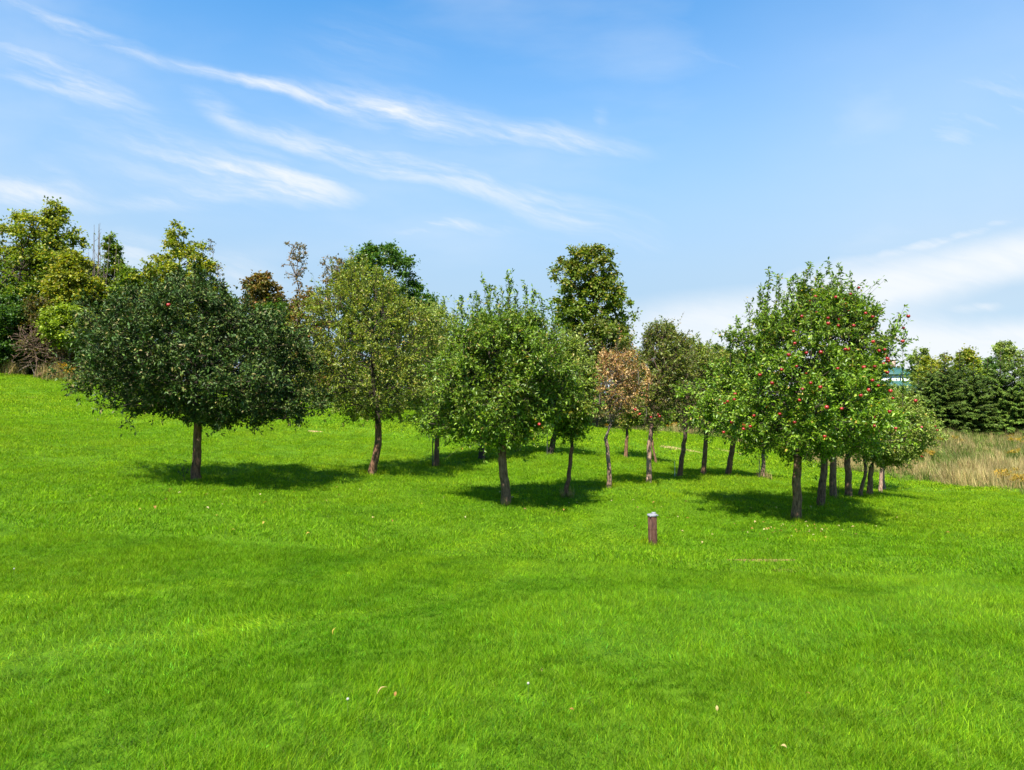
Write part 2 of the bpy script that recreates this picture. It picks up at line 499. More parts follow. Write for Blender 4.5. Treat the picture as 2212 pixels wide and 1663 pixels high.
def tuft(coll, name, mat, parts):
    Vs, Fs, Cs, off = [], [], [], 0
    for (V, F3, F4, C) in parts:
        Vs.append(V); Cs.append(C); Fs += [f + off for f in F3 + F4]; off += len(V)
    me = np_mesh(name, np.concatenate(Vs), Fs, np.concatenate(Cs))
    me.materials.append(mat)
    o = bpy.data.objects.new(name, me)
    coll.objects.link(o)
    return o


RNG = np.random.default_rng(11)
GC = [(.092, .205, .004), (.116, .245, .005), (.070, .170, .004), (.160, .285, .007), (.135, .222, .007)]
near_c = bpy.data.collections.new('lawn_tufts')
for k in range(6):
    parts = [blades(RNG, 30, .085, .03, .085, .0026, .4, .4, GC, 3)]
    if k == 4: parts.append(blades(RNG, 7, .03, .03, .055, .007, .8, .5, [(.06, .19, .01), (.09, .25, .012)], 3))
    if k == 5: parts.append(blades(RNG, 1, .05, .05, .08, .002, .6, .5, [(.26, .24, .08)], 3))
    tuft(near_c, 'lawn_tuft_a%d' % k, M_GRASS, parts)
for k in range(4):   # wider, sparser tufts for the middle distance
    tuft(near_c, 'lawn_tuft_b%d' % k, M_GRASS, [blades(RNG, 34, .20, .035, .08, .0065, .35, .35, GC, 2)])
for k in range(3):   # far
    tuft(near_c, 'lawn_tuft_c%d' % k, M_GRASS, [blades(RNG, 40, .50, .04, .09, .016, .3, .35, GC, 2)])


def vnoise(x, y, seed):
    """smooth 2-d noise in [0,1] from a few sines"""
    r = np.random.default_rng(seed)
    s = np.zeros_like(x)
    for k in range(7):
        a = r.random() * 2 * np.pi; f = 0.5 + 1.6 * r.random()
        s += np.sin(f * (x * np.cos(a) + y * np.sin(a)) + 6.28 * r.random()
                    + 1.2 * np.sin(.6 * f * (x * np.cos(a + 1.3) + y * np.sin(a + 1.3)) + 6.28 * r.random()))
    return 0.5 + s / 7.0


# lines in plan where a mower has bent the grass over
def path_pts(pp): return np.array([ground_hit(*q) for q in pp])


def ground_hit(px, py):
    d = np.geomspace(1.2, 75, 500)
    q = np.stack([P(px, py, t) for t in d])
    z = ground(q[:, 0], q[:, 1])
    k = np.argmax(q[:, 2] < z)
    return q[k] * [1, 1, 0] + [0, 0, z[k]]


TRACKS = [path_pts([(1290, 1128), (1080, 1165), (900, 1215), (760, 1245), (520, 1265), (250, 1285), (-100, 1310)]),
          path_pts([(1330, 1160), (1180, 1215), (1040, 1265), (840, 1320), (600, 1350), (330, 1390), (0, 1440)]),
          path_pts([(1720, 1160), (1830, 1200), (1960, 1250), (2100, 1300), (2300, 1370)])]


def seg_dist(x, y, poly):
    best = np.full(x.shape, 1e9)
    for a, b in zip(poly[:-1], poly[1:]):
        ab = b[:2] - a[:2]; t = np.clip(((x - a[0]) * ab[0] + (y - a[1]) * ab[1]) / (ab @ ab), 0, 1)
        best = np.minimum(best, np.hypot(x - a[0] - t * ab[0], y - a[1] - t * ab[1]))
    return best


BARE = [(1645, 1212, .48, .16), (680, 933, .32, .2), (1465, 970, 1.1, .6), (1560, 973, 1.2, .5), (70, 858, .35, .25), (1690, 1235, .2, .12)]
BARE_XY = [(ground_hit(px, py), rx, ry) for px, py, rx, ry in BARE]


def lawn_points(dens, d0, d1, rng, fov=0.86, back=False):
    side = 5.0
    area_n = int(dens * (fov * (d1 ** 2 - d0 ** 2) + 2 * side * (d1 - d0)))
    t = rng.random(area_n)
    # depth density grows with the width of the strip, 2 (fov d + side)
    A2 = fov * d0 ** 2 + 2 * side * d0
    B2 = fov * d1 ** 2 + 2 * side * d1
    c = A2 + (B2 - A2) * t
    d = (-side + np.sqrt(side ** 2 + fov * c)) / fov
    return (rng.random(area_n) * 2 - 1) * (fov * d + side), d


px_, py_, var_, sc_ = [], [], [], []
for (dens, d0, d1, vs, s) in [(820, .3, 4.5, (0, 6), .74), (540, 4.5, 9.0, (0, 6), .84), (110, 9, 17, (6, 10), 1.0), (52, 17, 30, (6, 10), 1.25), (15, 30, 62, (10, 13), 1.15)]:
    x, y = lawn_points(dens, d0, d1, RNG)
    px_.append(x); py_.append(y)
    var_.append(RNG.integers(vs[0], vs[1], len(x))); sc_.append(np.full(len(x), s))
x = np.concatenate(px_); y = np.concatenate(py_); var = np.concatenate(var_); sc = np.concatenate(sc_)
keep = np.hypot(x, y) < lawn_limit(x, y) + .3
for (c, rx, ry) in BARE_XY:
    keep &= (((x - c[0]) / rx) ** 2 + ((y - c[1]) / ry) ** 2) > .85 + .8 * RNG.random(len(x))
x, y, var, sc = x[keep], y[keep], var[keep], sc[keep]
n = len(x)
big = vnoise(x * .55, y * .55, 3); mid = vnoise(x * 2.1, y * 2.1, 4); fine = vnoise(x * 6, y * 6, 5)
tr = np.zeros(n)
for t, amt in zip(TRACKS, (1.15, 1.15, .3)):
    wob = .05 * np.sin(x * 3 + y * 2)
    tr = np.maximum(tr, amt * (.55 + .6 * fine) * np.exp(-((seg_dist(x, y, t) + wob) / (.10 + .010 * y)) ** 2))
tint = np.ones((n, 3))
g1 = np.clip((big - .5) * 2.2, -1, 1); g2 = np.clip((mid - .5) * 2.0, -1, 1); g3 = np.clip((fine - .5) * 2, -1, 1)
tint[:, 0] *= 1.0 + .11 * g1 + .15 * g2 + .12 * g3 + .50 * tr
tint[:, 1] *= 1.0 + .03 * g1 + .09 * g2 + .10 * g3 + .30 * tr
tint[:, 2] *= 1.0 + .15 * g1 + .7 * tr
tint *= (0.64 + .72 * RNG.random(n))[:, None]
upper = np.clip((np.hypot(x, y) - 7) / 22, 0, 1)          # blade tint grows lighter and yellower with distance from the eye
tint[:, 0] *= .98 + .34 * upper; tint[:, 1] *= .97 + .13 * upper
hs = sc * (0.95 + .35 * g2 * .6 + .2 * g3) * (1 - .3 * tr) * (.8 + .4 * RNG.random(n))
for (tpx, td) in [(424, 16), (803, 19.5), (943, 23), (1093, 15), (1224, 17), (1315, 18.5), (1400, 20), (1466, 22.5), (1518, 24), (1571, 25), (1646, 26), (1718, 15.5), (1770, 18.5), (1798, 21), (1831, 22.5), (1855, 23.5), (1877, 24), (1409, 12.8)]:
    c_ = ray_xy(tpx, td); near_trunk = np.exp(-((np.hypot(x - c_[0], y - c_[1]) - .08) / .16) ** 2)
    hs *= 1 + 1.1 * near_trunk
    tint[:, 0] *= 1 + .5 * near_trunk * RNG.random(n)
hs = np.clip(hs * .9, .42, 2.4)
scl = np.stack([sc * (.9 + .3 * RNG.random(n))] * 2 + [hs], 1)
la = 2.3 + 1.6 * (vnoise(x * .8, y * .8, 9) - .5) * 4
tilt = .16 + .22 * vnoise(x * 3, y * 3, 8) + .5 * tr
spin = RNG.random(n) * 2 * np.pi
# tilt tuft towards direction la, any spin: euler from tilt about horizontal axis (approximate for small angles)
rot = np.stack([-tilt * np.sin(la) * 1.0, tilt * np.cos(la), spin], 1)
# euler XYZ applies spin last, so pre-rotate the tilt axis by -spin
ax, ay = -tilt * np.sin(la), tilt * np.cos(la)
rot[:, 0] = ax * np.cos(spin) + ay * np.sin(spin)
rot[:, 1] = -ax * np.sin(spin) + ay * np.cos(spin)
pts = np.stack([x, y, ground(x, y)], 1)
tag(scatter('lawn_grass', near_c, pts, rot, scl, var, tint, M_GRASS),
    'short bright green lawn grass covering the slope around the trees', 'grass', kind='stuff')

# ------------------------------------------------------------------ tree builder
def make_outline(rows, base, d, inset=0.0, lift=0.0):
    """rows of (py, xl, xr) in the frame -> heights above base and left/right reach in metres"""
    s = FPX / d
    zb = base[2]
    o = []
    for (py, xl, xr) in rows:
        z = P(0, py, d)[2]
        o.append((z, (xl - 1106.0) / s, (xr - 1106.0) / s))
    o.sort()
    o = np.array(o)
    o[:, 0] += lift * (1 - (o[:, 0] - o[0, 0]) / max(.01, o[-1, 0] - o[0, 0])) ** 2
    w = (o[:, 2] - o[:, 1]) / 2; ins = np.minimum(inset, w * .5)
    return o[:, 0] - zb, o[:, 1] - base[0] + ins, o[:, 2] - base[0] - ins


def sample_crown(rng, out, n, shell=.45, depth=1.0, lump=.16, seed=0):
    hz, xl, xr = out
    cx = (xl + xr) / 2; hw = (xr - xl) / 2
    hh = np.linspace(hz[0], hz[-1], 60)
    wgt = np.interp(hh, hz, hw) ** 1.3 + .02
    h = rng.choice(hh, n, p=wgt / wgt.sum()) + (hh[1] - hh[0]) * (rng.random(n) - .5)
    R = np.interp(h, hz, hw); C = np.interp(h, hz, cx)
    th = rng.random(n) * 2 * np.pi
    hr = hz[-1] - hz[0]
    lum = 1 + lump * (np.sin(3 * th + 5 * h / hr * 2 + seed) * .6 + np.sin(5 * th - 9 * h / hr + 2.1 * seed) * .5) - .1 * lump
    lum = lum * (.80 + .28 * rng.random(n))
    r = R * lum * rng.random(n) ** shell
    Cd = C * 0.25
    return np.stack([C + r * np.cos(th), Cd + depth * r * np.sin(th), h], 1)


def grow(start, tips, rng, alpha=.45, step=.35, wiggle=.05, droop=0.0):
    """join tips to a branching skeleton (Prim-Dijkstra); returns nodes, parents, tip node ids"""
    nodes = [np.array(p, float) for p in start]
    par = [-1] + list(range(len(start) - 1))
    cap = len(start) + len(tips) * 14 + 50
    A = np.zeros((cap, 3)); plen = np.zeros(cap)
    k = len(nodes)
    A[:k] = nodes
    for i in range(1, k): plen[i] = plen[i - 1] + np.linalg.norm(A[i] - A[i - 1])
    par = np.full(cap, -1, int); par[1:k] = np.arange(k - 1)
    allow = max(1, k - 3)         # branches leave only the top nodes of the trunk
    root = A[k - 1]
    order = np.argsort(((tips - root) ** 2).sum(1) ** .5)
    ids = []
    for t in tips[order]:
        dv = t - A[allow:k]
        dist = np.sqrt((dv ** 2).sum(1))
        cost = dist + alpha * plen[allow:k] + .9 * np.maximum(0, -dv[:, 2] - .1)
        j = allow + int(np.argmin(cost))
        p0 = A[j]; L = np.linalg.norm(t - p0)
        m = min(12, max(1, int(L / step)))
        prev = j
        off = rng.normal(size=3) * wiggle * L
        for q in range(1, m + 1):
            f = q / m
            A[k] = p0 + (t - p0) * f + off * math.sin(math.pi * f) + np.array([0, 0, (.12 * L - droop * L) * math.sin(math.pi * f)])
            par[k] = prev; plen[k] = plen[prev] + L / m
            prev = k; k += 1
            if k >= cap - 14: break
        ids.append(prev)
        if k >= cap - 14: break
    return A[:k], par[:k], np.array(ids)


def skeleton_radii(A, par, n0, r_top, r_tip=.004, expo=.5):
    cnt = np.zeros(len(A))
    child = np.zeros(len(A), bool); child[par[par >= 0]] = True
    cnt[~child] = 1
    for i in range(len(A) - 1, 0, -1): cnt[par[i]] += cnt[i]
    tot = cnt[n0 - 1]
    r = r_tip + (r_top - r_tip) * (cnt / tot) ** expo
    return np.minimum(r, r_top), cnt


def tube_mesh(A, par, rad, first, k=5):
    """one mesh of joined tubes for the nodes from index first on"""
    n = len(A)
    idx = np.arange(max(first, 1), n)
    if len(idx) == 0: return np.zeros((0, 3)), np.zeros((0, 4), int)
    p = par[idx]
    d = unit(A[idx] - A[p])
    main = {}
    for i, q in zip(idx, p):
        if q not in main or rad[i] > rad[main[q]]: main[q] = i
    is_main = np.array([main[q] == i for i, q in zip(idx, p)])
    dn = np.zeros((n, 3)); dn[idx] = d
    # end frame: own direction averaged with the main child's
    de = dn.copy()
    for q, c in main.items():
        if q >= first: de[q] = dn[q] + dn[c]
    de = unit(de)
    ang = np.arange(k) * 2 * np.pi / k

    def ring(c, dr, r):
        ref = np.where(np.abs(dr[:, 2:3]) > .95, np.array([[1., 0, 0]]), np.array([[0, 0, 1.]]))
        U = unit(np.cross(dr, ref)); W = np.cross(dr, U)
        return c[:, None, :] + r[:, None, None] * (np.cos(ang)[None, :, None] * U[:, None, :] + np.sin(ang)[None, :, None] * W[:, None, :])
    sd = np.where((is_main & (p >= first))[:, None], de[p], d)
    rs = np.where(is_main, rad[p], rad[idx] * 1.05)
    R0 = ring(A[p], sd, rs); R1 = ring(A[idx], de[idx], rad[idx])
    m = len(idx)
    V = np.concatenate([R0.reshape(-1, 3), R1.reshape(-1, 3)])
    a = np.arange(m)[:, None] * k
    j = np.arange(k)[None, :]; j2 = (j + 1) % k
    F = np.stack([a + j, a + j2, m * k + a + j2, m * k + a + j], -1).reshape(-1, 4)
    return V, F


def trunk_mesh(pts, r0, r1, rng, k=16, ridge=.10, flare=.35, rows=22):
    """bark-ridged trunk through pts"""
    pts = np.asarray(pts, float)
    t = np.linspace(0, 1, len(pts)); tt = np.linspace(0, 1, rows) ** 1.15
    c = np.stack([np.interp(tt, t, pts[:, i]) for i in range(3)], 1)
    H = pts[-1, 2] - pts[0, 2]
    ang = np.arange(k) * 2 * np.pi / k
    ph = rng.random(4) * 6.28
    V = []
    for i in range(rows):
        f = tt[i]
        r = r0 + (r1 - r0) * f + r0 * flare * math.exp(-f * H / .10)
        a = ang
        rr = r * (1 + ridge * (np.sin(3 * a + ph[0] + 1.5 * f) * .6 + np.sin(5 * a + ph[1] - 2 * f) * .5) + .03 * rng.normal(size=k)
                  + flare * .4 * math.exp(-f * H / .12) * np.sin(4 * a + ph[2]))
        kn = .10 * np.exp(-((f - .25 - .5 * (ph[3] % 1)) / .035) ** 2) * np.cos(a - ph[0])
        rr = rr * (1 + kn)
        V.append(np.stack([c[i, 0] + rr * np.cos(a), c[i, 1] + rr * np.sin(a), np.full(k, c[i, 2])], 1))
    V = np.concatenate(V)
    i = np.arange(rows - 1)[:, None] * k; j = np.arange(k)[None, :]; j2 = (j + 1) % k
    F = np.stack([i + j, i + j2, i + k + j2, i + k + j], -1).reshape(-1, 4)
    return V, F


def leaf_mesh(rng, pos, axis, L, W, cols, quad=True, up=.8, fold=.25, droop=.25):
    """leaves at pos along axis; 4 triangles (quad=True) or 2"""
    n = len(pos)
    a = unit(axis)
    nrm = np.array([0, 0, up]) + rng.normal(size=(n, 3)) * .55
    s = unit(np.cross(a, nrm)); nr = np.cross(s, a)
    L = L[:, None]; W = W[:, None]
    fo = (fold * (0.4 + 1.0 * rng.random(n)))[:, None]
    dr = (droop * (rng.random(n) * 1.6 - .3))[:, None]
    b = pos
    mid = pos + a * L * .45
    l = mid + s * W * .5 + nr * W * fo; r = mid - s * W * .5 + nr * W * fo
    tip = pos + a * L - nr * L * dr
    i = np.arange(n)
    if quad:
        V = np.concatenate([b, l, r, tip, mid])
        F = [np.stack([i, i + 4 * n, i + n], 1), np.stack([i, i + 2 * n, i + 4 * n], 1),
             np.stack([i + n, i + 4 * n, i + 3 * n], 1), np.stack([i + 4 * n, i + 2 * n, i + 3 * n], 1)]
        C = np.concatenate([cols] * 5)
    else:
        V = np.concatenate([b, l, r, tip])
        F = [np.stack([i, i + 3 * n, i + n], 1), np.stack([i, i + 2 * n, i + 3 * n], 1)]
        C = np.concatenate([cols] * 4)
    return V, F, C


def pick_cols(rng, palette, n, jitter=.22, key=None):
    pal = np.array([p[:3] for p in palette]); w = np.array([p[3] for p in palette]); w = w / w.sum()
    c = pal[rng.choice(len(pal), n, p=w)]
    return 1.14 * c * (1 - jitter + 2 * jitter * rng.random(n))[:, None]


APPLE_LABELS = 'apple trees of the orchard'
apple_me = None
TRI = 0
LEAF_K = 2.8


def apple_tree(name, label, base_px, d, trunk_w, fork, rows, pal, leaves, leaf=.075, mat=None, bark=None, sprouts=(), apples=0,
               apple_pts=(), seed=1, tips=420, quad=True, cat='tree', group=APPLE_LABELS, twig=None, bare_low=0.0, extra_forks=0, lump=.24, leafless_bottom=0,
               droop=0.0, branch_tip=.0035, sprout_len=.6, shoot=(.14, .42), top_pal=None, low_pal=None, depth=1.0, shell=.40, bend=0.0, trunk_top=.8, inset=.10, density=1.0):
    rng = np.random.default_rng(seed)
    base = at(base_px, d)
    s = FPX / d
    root = empty(name, base, label, cat, group)
    zf = P(0, fork[1], d)[2] - base[2]
    xf = (fork[0] - base_px) / s
    out = make_outline(rows, base, d, inset, .20)
    r0 = trunk_w / s / 2
    tp = []
    for f in np.linspace(0, 1, 7):
        tp.append([xf * f + bend * math.sin(math.pi * f) + .012 * rng.normal(), .06 * math.sin(2.2 * f + seed) * f, zf * f - .05 * (f == 0)])
    tp = np.array(tp)
    V, F = trunk_mesh(tp, r0, r0 * trunk_top, rng)
    bark = bark or M_BARK
    me = np_mesh('trunk', V, [F], smooth=True)
    tr = finish('trunk', me, bark, root)
    top = tp[-1]
    # leader inside the crown
    hz = out[0]
    lead = [top]
    htop = hz[0] + .55 * (hz[-1] - hz[0])
    cx = np.interp(htop, hz, (out[1] + out[2]) / 2)
    for f in (.33, .66, 1.0):
        lead.append(top + f * (np.array([cx * .6 + .0, 0, max(htop, top[2] + .4)]) - top) + rng.normal(size=3) * .05)
    start = np.array([top] + lead[1:])
    T = sample_crown(rng, out, int(tips * 1.7), shell=shell, depth=depth, lump=lump, seed=seed)
    sp = []
    for (spx, spy) in sprouts:
        z = P(0, spy, d)[2] - base[2]
        xx = (spx - base_px) / s
        sp.append([xx, rng.normal() * .3, z])
    A, par, ids = grow(start, T, rng, droop=droop)
    rad, cnt = skeleton_radii(A, par, 1, r0 * trunk_top, r_tip=branch_tip)
    rad[:4] = np.minimum(rad[:4], np.linspace(r0 * trunk_top, r0 * .35, 4))
    thick = rad > .012
    Vt, Ft = tube_mesh(A, par, rad, 1, 6)
    Vs, Fs, off = [Vt], [Ft], len(Vt)
    # twigs bearing leaves
    slim = np.where(cnt <= 3)[0]; slim = slim[slim > 4]
    leaves = int(leaves * LEAF_K * density * (1.0 if quad else .85)); nshoot = int(leaves / 10.5)
    src = slim[rng.integers(0, len(slim), nshoot)]
    bare_shoot = np.zeros(nshoot, bool)
    if leafless_bottom:
        hgt = A[src, 2]; q = np.interp(hgt, [hz[0], hz[0] + leafless_bottom], [.04, 1.0])
        bare_shoot = rng.random(len(src)) > q
    nshoot = len(src)
    cen = np.array([0, 0, hz.mean()])
    o = unit(A[src] - cen) * .7 + np.array([0, 0, .55]) + rng.normal(size=(nshoot, 3)) * .6
    o = unit(o)
    ln = (shoot[0] + (shoot[1] - shoot[0]) * rng.random(nshoot)) * np.where(rng.random(nshoot) < .07, 2.1, .9)
    P0 = A[src] + rng.normal(size=(nshoot, 3)) * .03
    if len(sp):
        sp = np.array(sp); hl = sprout_len * (.7 + .6 * rng.random(len(sp)))
        m = 13
        f = np.linspace(0, 1, m)[None, :, None]
        lean_ = rng.normal(size=(len(sp), 1, 3)) * .14 * np.array([1, 1, 0])
        q0 = sp[:, None, :] - np.array([0, 0, 1.0]) * hl[:, None, None] * (1 - f) - lean_ * (1 - f)
        P0 = np.concatenate([P0, q0.reshape(-1, 3)])
        o = np.concatenate([o, unit(np.tile([0, 0, 1.0], (len(sp) * m, 1)) + rng.normal(size=(len(sp) * m, 3)) * .35)])
        ln = np.concatenate([ln, np.full(len(sp) * m, .13)])
        # stems
        for i in range(len(sp)):
            ch = q0[i]; 
            Ac = np.vstack([ch[0] - [0, 0, .3], ch]); pr = np.arange(-1, len(ch))
            v, fcs = tube_mesh(Ac, pr, np.linspace(.008, .003, len(Ac)), 1, 4)
            Vs.append(v); Fs.append(fcs + off); off += len(v)
        nshoot = len(P0)
    P1 = P0 + o * ln[:, None]
    # twig strips as 3-sided tubes
    Aw = np.empty((2 * nshoot, 3)); Aw[0::2] = P0; Aw[1::2] = P1
    ang = np.arange(3) * 2 * np.pi / 3
    U = unit(np.cross(o, np.array([.3, .5, .8]))); W = np.cross(o, U)
    R0 = P0[:, None, :] + .0035 * (np.cos(ang)[None, :, None] * U[:, None, :] + np.sin(ang)[None, :, None] * W[:, None, :])
    R1 = P1[:, None, :] + .0018 * (np.cos(ang)[None, :, None] * U[:, None, :] + np.sin(ang)[None, :, None] * W[:, None, :])
    v = np.concatenate([R0.reshape(-1, 3), R1.reshape(-1, 3)])
    a = np.arange(nshoot)[:, None] * 3; j = np.arange(3)[None, :]; j2 = (j + 1) % 3
    fcs = np.stack([a + j, a + j2, nshoot * 3 + a + j2, nshoot * 3 + a + j], -1).reshape(-1, 4)
    Vs.append(v); Fs.append(fcs + off)
    br = finish('branches', np_mesh('branches', np.concatenate(Vs), Fs, smooth=True), twig or M_TWIG, root)
    # leaves along the shoots
    per = 10 + (rng.random(nshoot) * 2).astype(int)
    per[:len(bare_shoot)][bare_shoot] = 0
    rep = np.repeat(np.arange(nshoot), per)
    nl = len(rep)
    f = rng.random(nl) ** .8
    pos = P0[rep] + o[rep] * (ln[rep] * f)[:, None] + rng.normal(size=(nl, 3)) * .018
    ax = o[rep] * .55 + unit(rng.normal(size=(nl, 3))) * .85 + np.array([0, 0, -.05])
    Ls = leaf * .97 * (.6 + .7 * rng.random(nl)); Ws = Ls * (.36 + .16 * rng.random(nl))
    cols = pick_cols(rng, pal, nl)
    if top_pal is not None or low_pal is not None:
        tt = (pos[:, 2] - hz[0]) / (hz[-1] - hz[0])
        if top_pal is not None:
            m = rng.random(nl) < np.clip((tt - .35) * 2.2, 0, .9)
            cols[m] = pick_cols(rng, top_pal, int(m.sum()))
        if low_pal is not None:
            m = rng.random(nl) < np.clip((.32 - tt) * 3.5, 0, .95)
            cols[m] = pick_cols(rng, low_pal, int(m.sum()))
    cols *= (.85 + .3 * rng.random(nshoot))[rep][:, None]
    V, F, C = leaf_mesh(rng, pos, ax, Ls, Ws, cols, quad=False)
    cr = finish('crown', np_mesh('crown', V, F, C), mat or M_LEAF, root)
    cr['kind'] = 'stuff'
    # fruit hangs from the twigs nearest to where the photo shows it, on the side of the crown one sees
    ap = []
    for (apx, apy) in apple_pts:
        z = P(0, apy, d)[2] - base[2]; xx = (apx - base_px) / s
        m = P1 if len(P1) else A
        k = int(np.argmin(((m[:, 0] - xx) ** 2 + (m[:, 2] - z) ** 2) * 14 + m[:, 1] * .55))
        ap.append(m[k] + [0, -.05, -.05])
    if apples:
        c = sample_crown(rng, out, apples, shell=.12, depth=depth, lump=lump, seed=seed)
        ap += list(c)
    for p in ap:
        q = finish('apple', apple_mesh(), None, root)
        q.location = p
        q.rotation_euler = (rng.normal() * .35, rng.normal() * .35, rng.random() * 6.28)
        sc = .72 + .34 * rng.random()
        q.scale = (sc, sc, sc)
    return root


def lathe(prof, k=14):
    prof = np.array(prof, float)
    ang = np.arange(k) * 2 * np.pi / k
    V = np.stack([prof[:, None, 0] * np.cos(ang), prof[:, None, 0] * np.sin(ang), np.repeat(prof[:, 1:2], k, 1)], -1).reshape(-1, 3)
    i = np.arange(len(prof) - 1)[:, None] * k; j = np.arange(k)[None, :]; j2 = (j + 1) % k
    F = np.stack([i + j, i + j2, i + k + j2, i + k + j], -1).reshape(-1, 4)
    return V, F


def apple_mesh():
    global apple_me
    if apple_me: return apple_me
    V, F = lathe([(.0005, -.024), (.014, -.033), (.028, -.024), (.039, -.004), (.041, .012), (.034, .028), (.018, .034), (.006, .027), (.0005, .022)], 10)
    me = np_mesh('apple', V, [F], smooth=True)
    m, nt, b, out = new_mat('apple_skin')
    N, L = nt.nodes.new, nt.links.new
    oi = N('ShaderNodeObjectInfo'); tc = N('ShaderNodeTexCoord')
    nz = N('ShaderNodeTexNoise'); nz.inputs['Scale'].default_value = 18; L(tc.outputs['Object'], nz.inputs['Vector'])
    ad = N('ShaderNodeMath'); ad.operation = 'MULTIPLY_ADD'; L(oi.outputs['Random'], ad.inputs[0]); ad.inputs[1].default_value = .5; L(nz.outputs[0], ad.inputs[2])
    r = N('ShaderNodeValToRGB'); L(ad.outputs[0], r.inputs[0])
    r.color_ramp.elements[0].position = .4; r.color_ramp.elements[0].color = (.13, .003, .005, 1)
    r.color_ramp.elements[1].position = 1.0; r.color_ramp.elements[1].color = (.32, .025, .018, 1)
    e = r.color_ramp.elements.new(.7); e.color = (.22, .006, .008, 1)
    L(r.outputs[0], b.inputs['Base Color']); b.inputs['Roughness'].default_value = .28
    me.materials.append(m)
    apple_me = me
    return me


# palettes: r, g, b, weight
DARKG = [(.018, .040, .007, 5), (.030, .054, .009, 3), (.048, .066, .014, 1.6), (.09, .080, .030, .6)]
MIDG = [(.082, .145, .012, 4), (.115, .180, .016, 3), (.055, .100, .010, 3), (.15, .17, .03, .9), (.18, .14, .035, .3)]
BRIGHT = [(.095, .175, .012, 4), (.135, .220, .016, 3), (.060, .120, .010, 2.5), (.17, .22, .03, .7), (.28, .21, .03, .18)]
OLIVE = [(.130, .165, .016, 4), (.175, .195, .024, 3), (.07, .098, .013, 2.5), (.20, .15, .045, .9), (.11, .165, .016, 2.5)]
OLIVEG = [(.110, .155, .018, 4), (.15, .19, .026, 3), (.07, .11, .012, 3), (.18, .155, .045, .8)]
PALE = [(.150, .205, .036, 4), (.19, .24, .05, 3), (.095, .145, .020, 3), (.22, .20, .07, .6)]
BROWN = [(.36, .22, .085, 4), (.27, .13, .05, 2.5), (.44, .31, .15, 2.5), (.16, .085, .035, 1.5), (.22, .22, .05, 1.6)]
DULL = [(.090, .120, .020, 4), (.125, .145, .028, 3), (.17, .14, .045, 1.0), (.06, .09, .014, 2.5)]

apple_tree('apple_tree', 'broad dark green apple tree with straight bare trunk, standing alone on the left slope', 424, 16, 19, (432, 903),
           [(622, 368, 440), (645, 312, 475), (680, 240, 545), (720, 210, 600), (760, 190, 632), (800, 184, 652), (840, 194, 662), (872, 232, 665), (902, 310, 658), (926, 420, 630)],
           DARKG, 30000, .088, M_LEAFD, inset=-.06, sprouts=[(382, 582), (405, 576), (450, 600), (352, 602), (520, 640), (285, 645), (395, 590), (425, 588), (330, 618), (480, 618), (560, 672), (245, 672)], apple_pts=[(455, 682)], seed=3, tips=620, sprout_len=.4, shell=.36)
apple_tree('apple_tree', 'tall olive green apple tree with curved trunk, right of the broad dark tree', 803, 19.5, 17, (817, 915),
           [(585, 735, 800), (605, 712, 840), (632, 695, 872), (680, 655, 935), (740, 642, 960), (800, 632, 962), (850, 655, 950), (885, 690, 930), (912, 745, 872)],
           OLIVE, 16000, .080, density=.85, inset=0.0, sprouts=[(735, 560), (765, 545), (790, 560), (700, 600), (830, 590), (855, 610), (720, 575), (875, 640), (905, 660), (748, 552), (778, 550), (805, 572), (685, 630), (840, 596), (925, 690), (660, 690)], seed=5, tips=480, sprout_len=.9, low_pal=OLIVEG, bend=.06, shell=.5)
apple_tree('apple_tree', 'pale green apple tree with a dark support post against its trunk', 943, 23, 12, (945, 943),
           [(672, 900, 985), (705, 872, 1010), (800, 850, 1035), (880, 858, 1040), (930, 880, 1010), (950, 925, 975)],
           PALE, 11000, .088, low_pal=OLIVEG, seed=7, tips=330, sprouts=[(930, 655), (960, 650), (990, 660)], quad=False, shell=.5)
apple_tree('apple_tree', 'green apple tree with thick fissured trunk in the middle front of the orchard', 1093, 15, 21, (1083, 962),
           [(690, 1035, 1130), (712, 1000, 1176), (745, 975, 1208), (800, 958, 1226), (860, 942, 1222), (905, 938, 1206), (940, 952, 1178), (968, 1000, 1140)],
           MIDG, 21000, .085, inset=-.06, sprouts=[(1045, 616), (1099, 600), (1137, 618), (1070, 634), (1118, 632), (1020, 642), (1165, 642), (1188, 662), (1000, 660), (1085, 626), (1030, 636), (1152, 634), (1060, 622), (1105, 618), (1200, 690), (985, 682)], seed=11, tips=520,
           bark=M_BARKG, apple_pts=[(1157, 908)], sprout_len=1.0, low_pal=BRIGHT, shell=.42, density=.9)
apple_tree('apple_tree', 'small slender apple tree with thin trunk and yellowing top beside the brown leaved tree', 1224, 17, 10, (1234, 965),
           [(738, 1205, 1250), (780, 1182, 1274), (830, 1166, 1284), (880, 1160, 1284), (920, 1180, 1282), (950, 1206, 1262)],
           OLIVEG, 8500, .085, seed=13, tips=260, top_pal=PALE, low_pal=BRIGHT, sprouts=[(1225, 725), (1245, 735)], bark=M_BARK)
apple_tree('apple_tree', 'sparse apple tree with withered orange brown leaves and pinkish trunk', 1315, 18.5, 10, (1309, 948),
           [(775, 1296, 1362), (795, 1272, 1390), (830, 1264, 1400), (860, 1270, 1392), (900, 1288, 1368), (935, 1302, 1330)],
           BROWN, 3600, .080, M_DRY, M_BARKP, density=.62, leafless_bottom=.9, lump=.38, sprouts=[(1350, 765), (1375, 790), (1292, 775), (1330, 775), (1388, 805), (1310, 768), (1362, 762), (1278, 800), (1398, 826)], seed=17, tips=250, low_pal=OLIVEG, twig=M_TWIGG,
           apple_pts=[(1380, 888), (1362, 880)], sprout_len=.5, shell=.6, bend=.05)
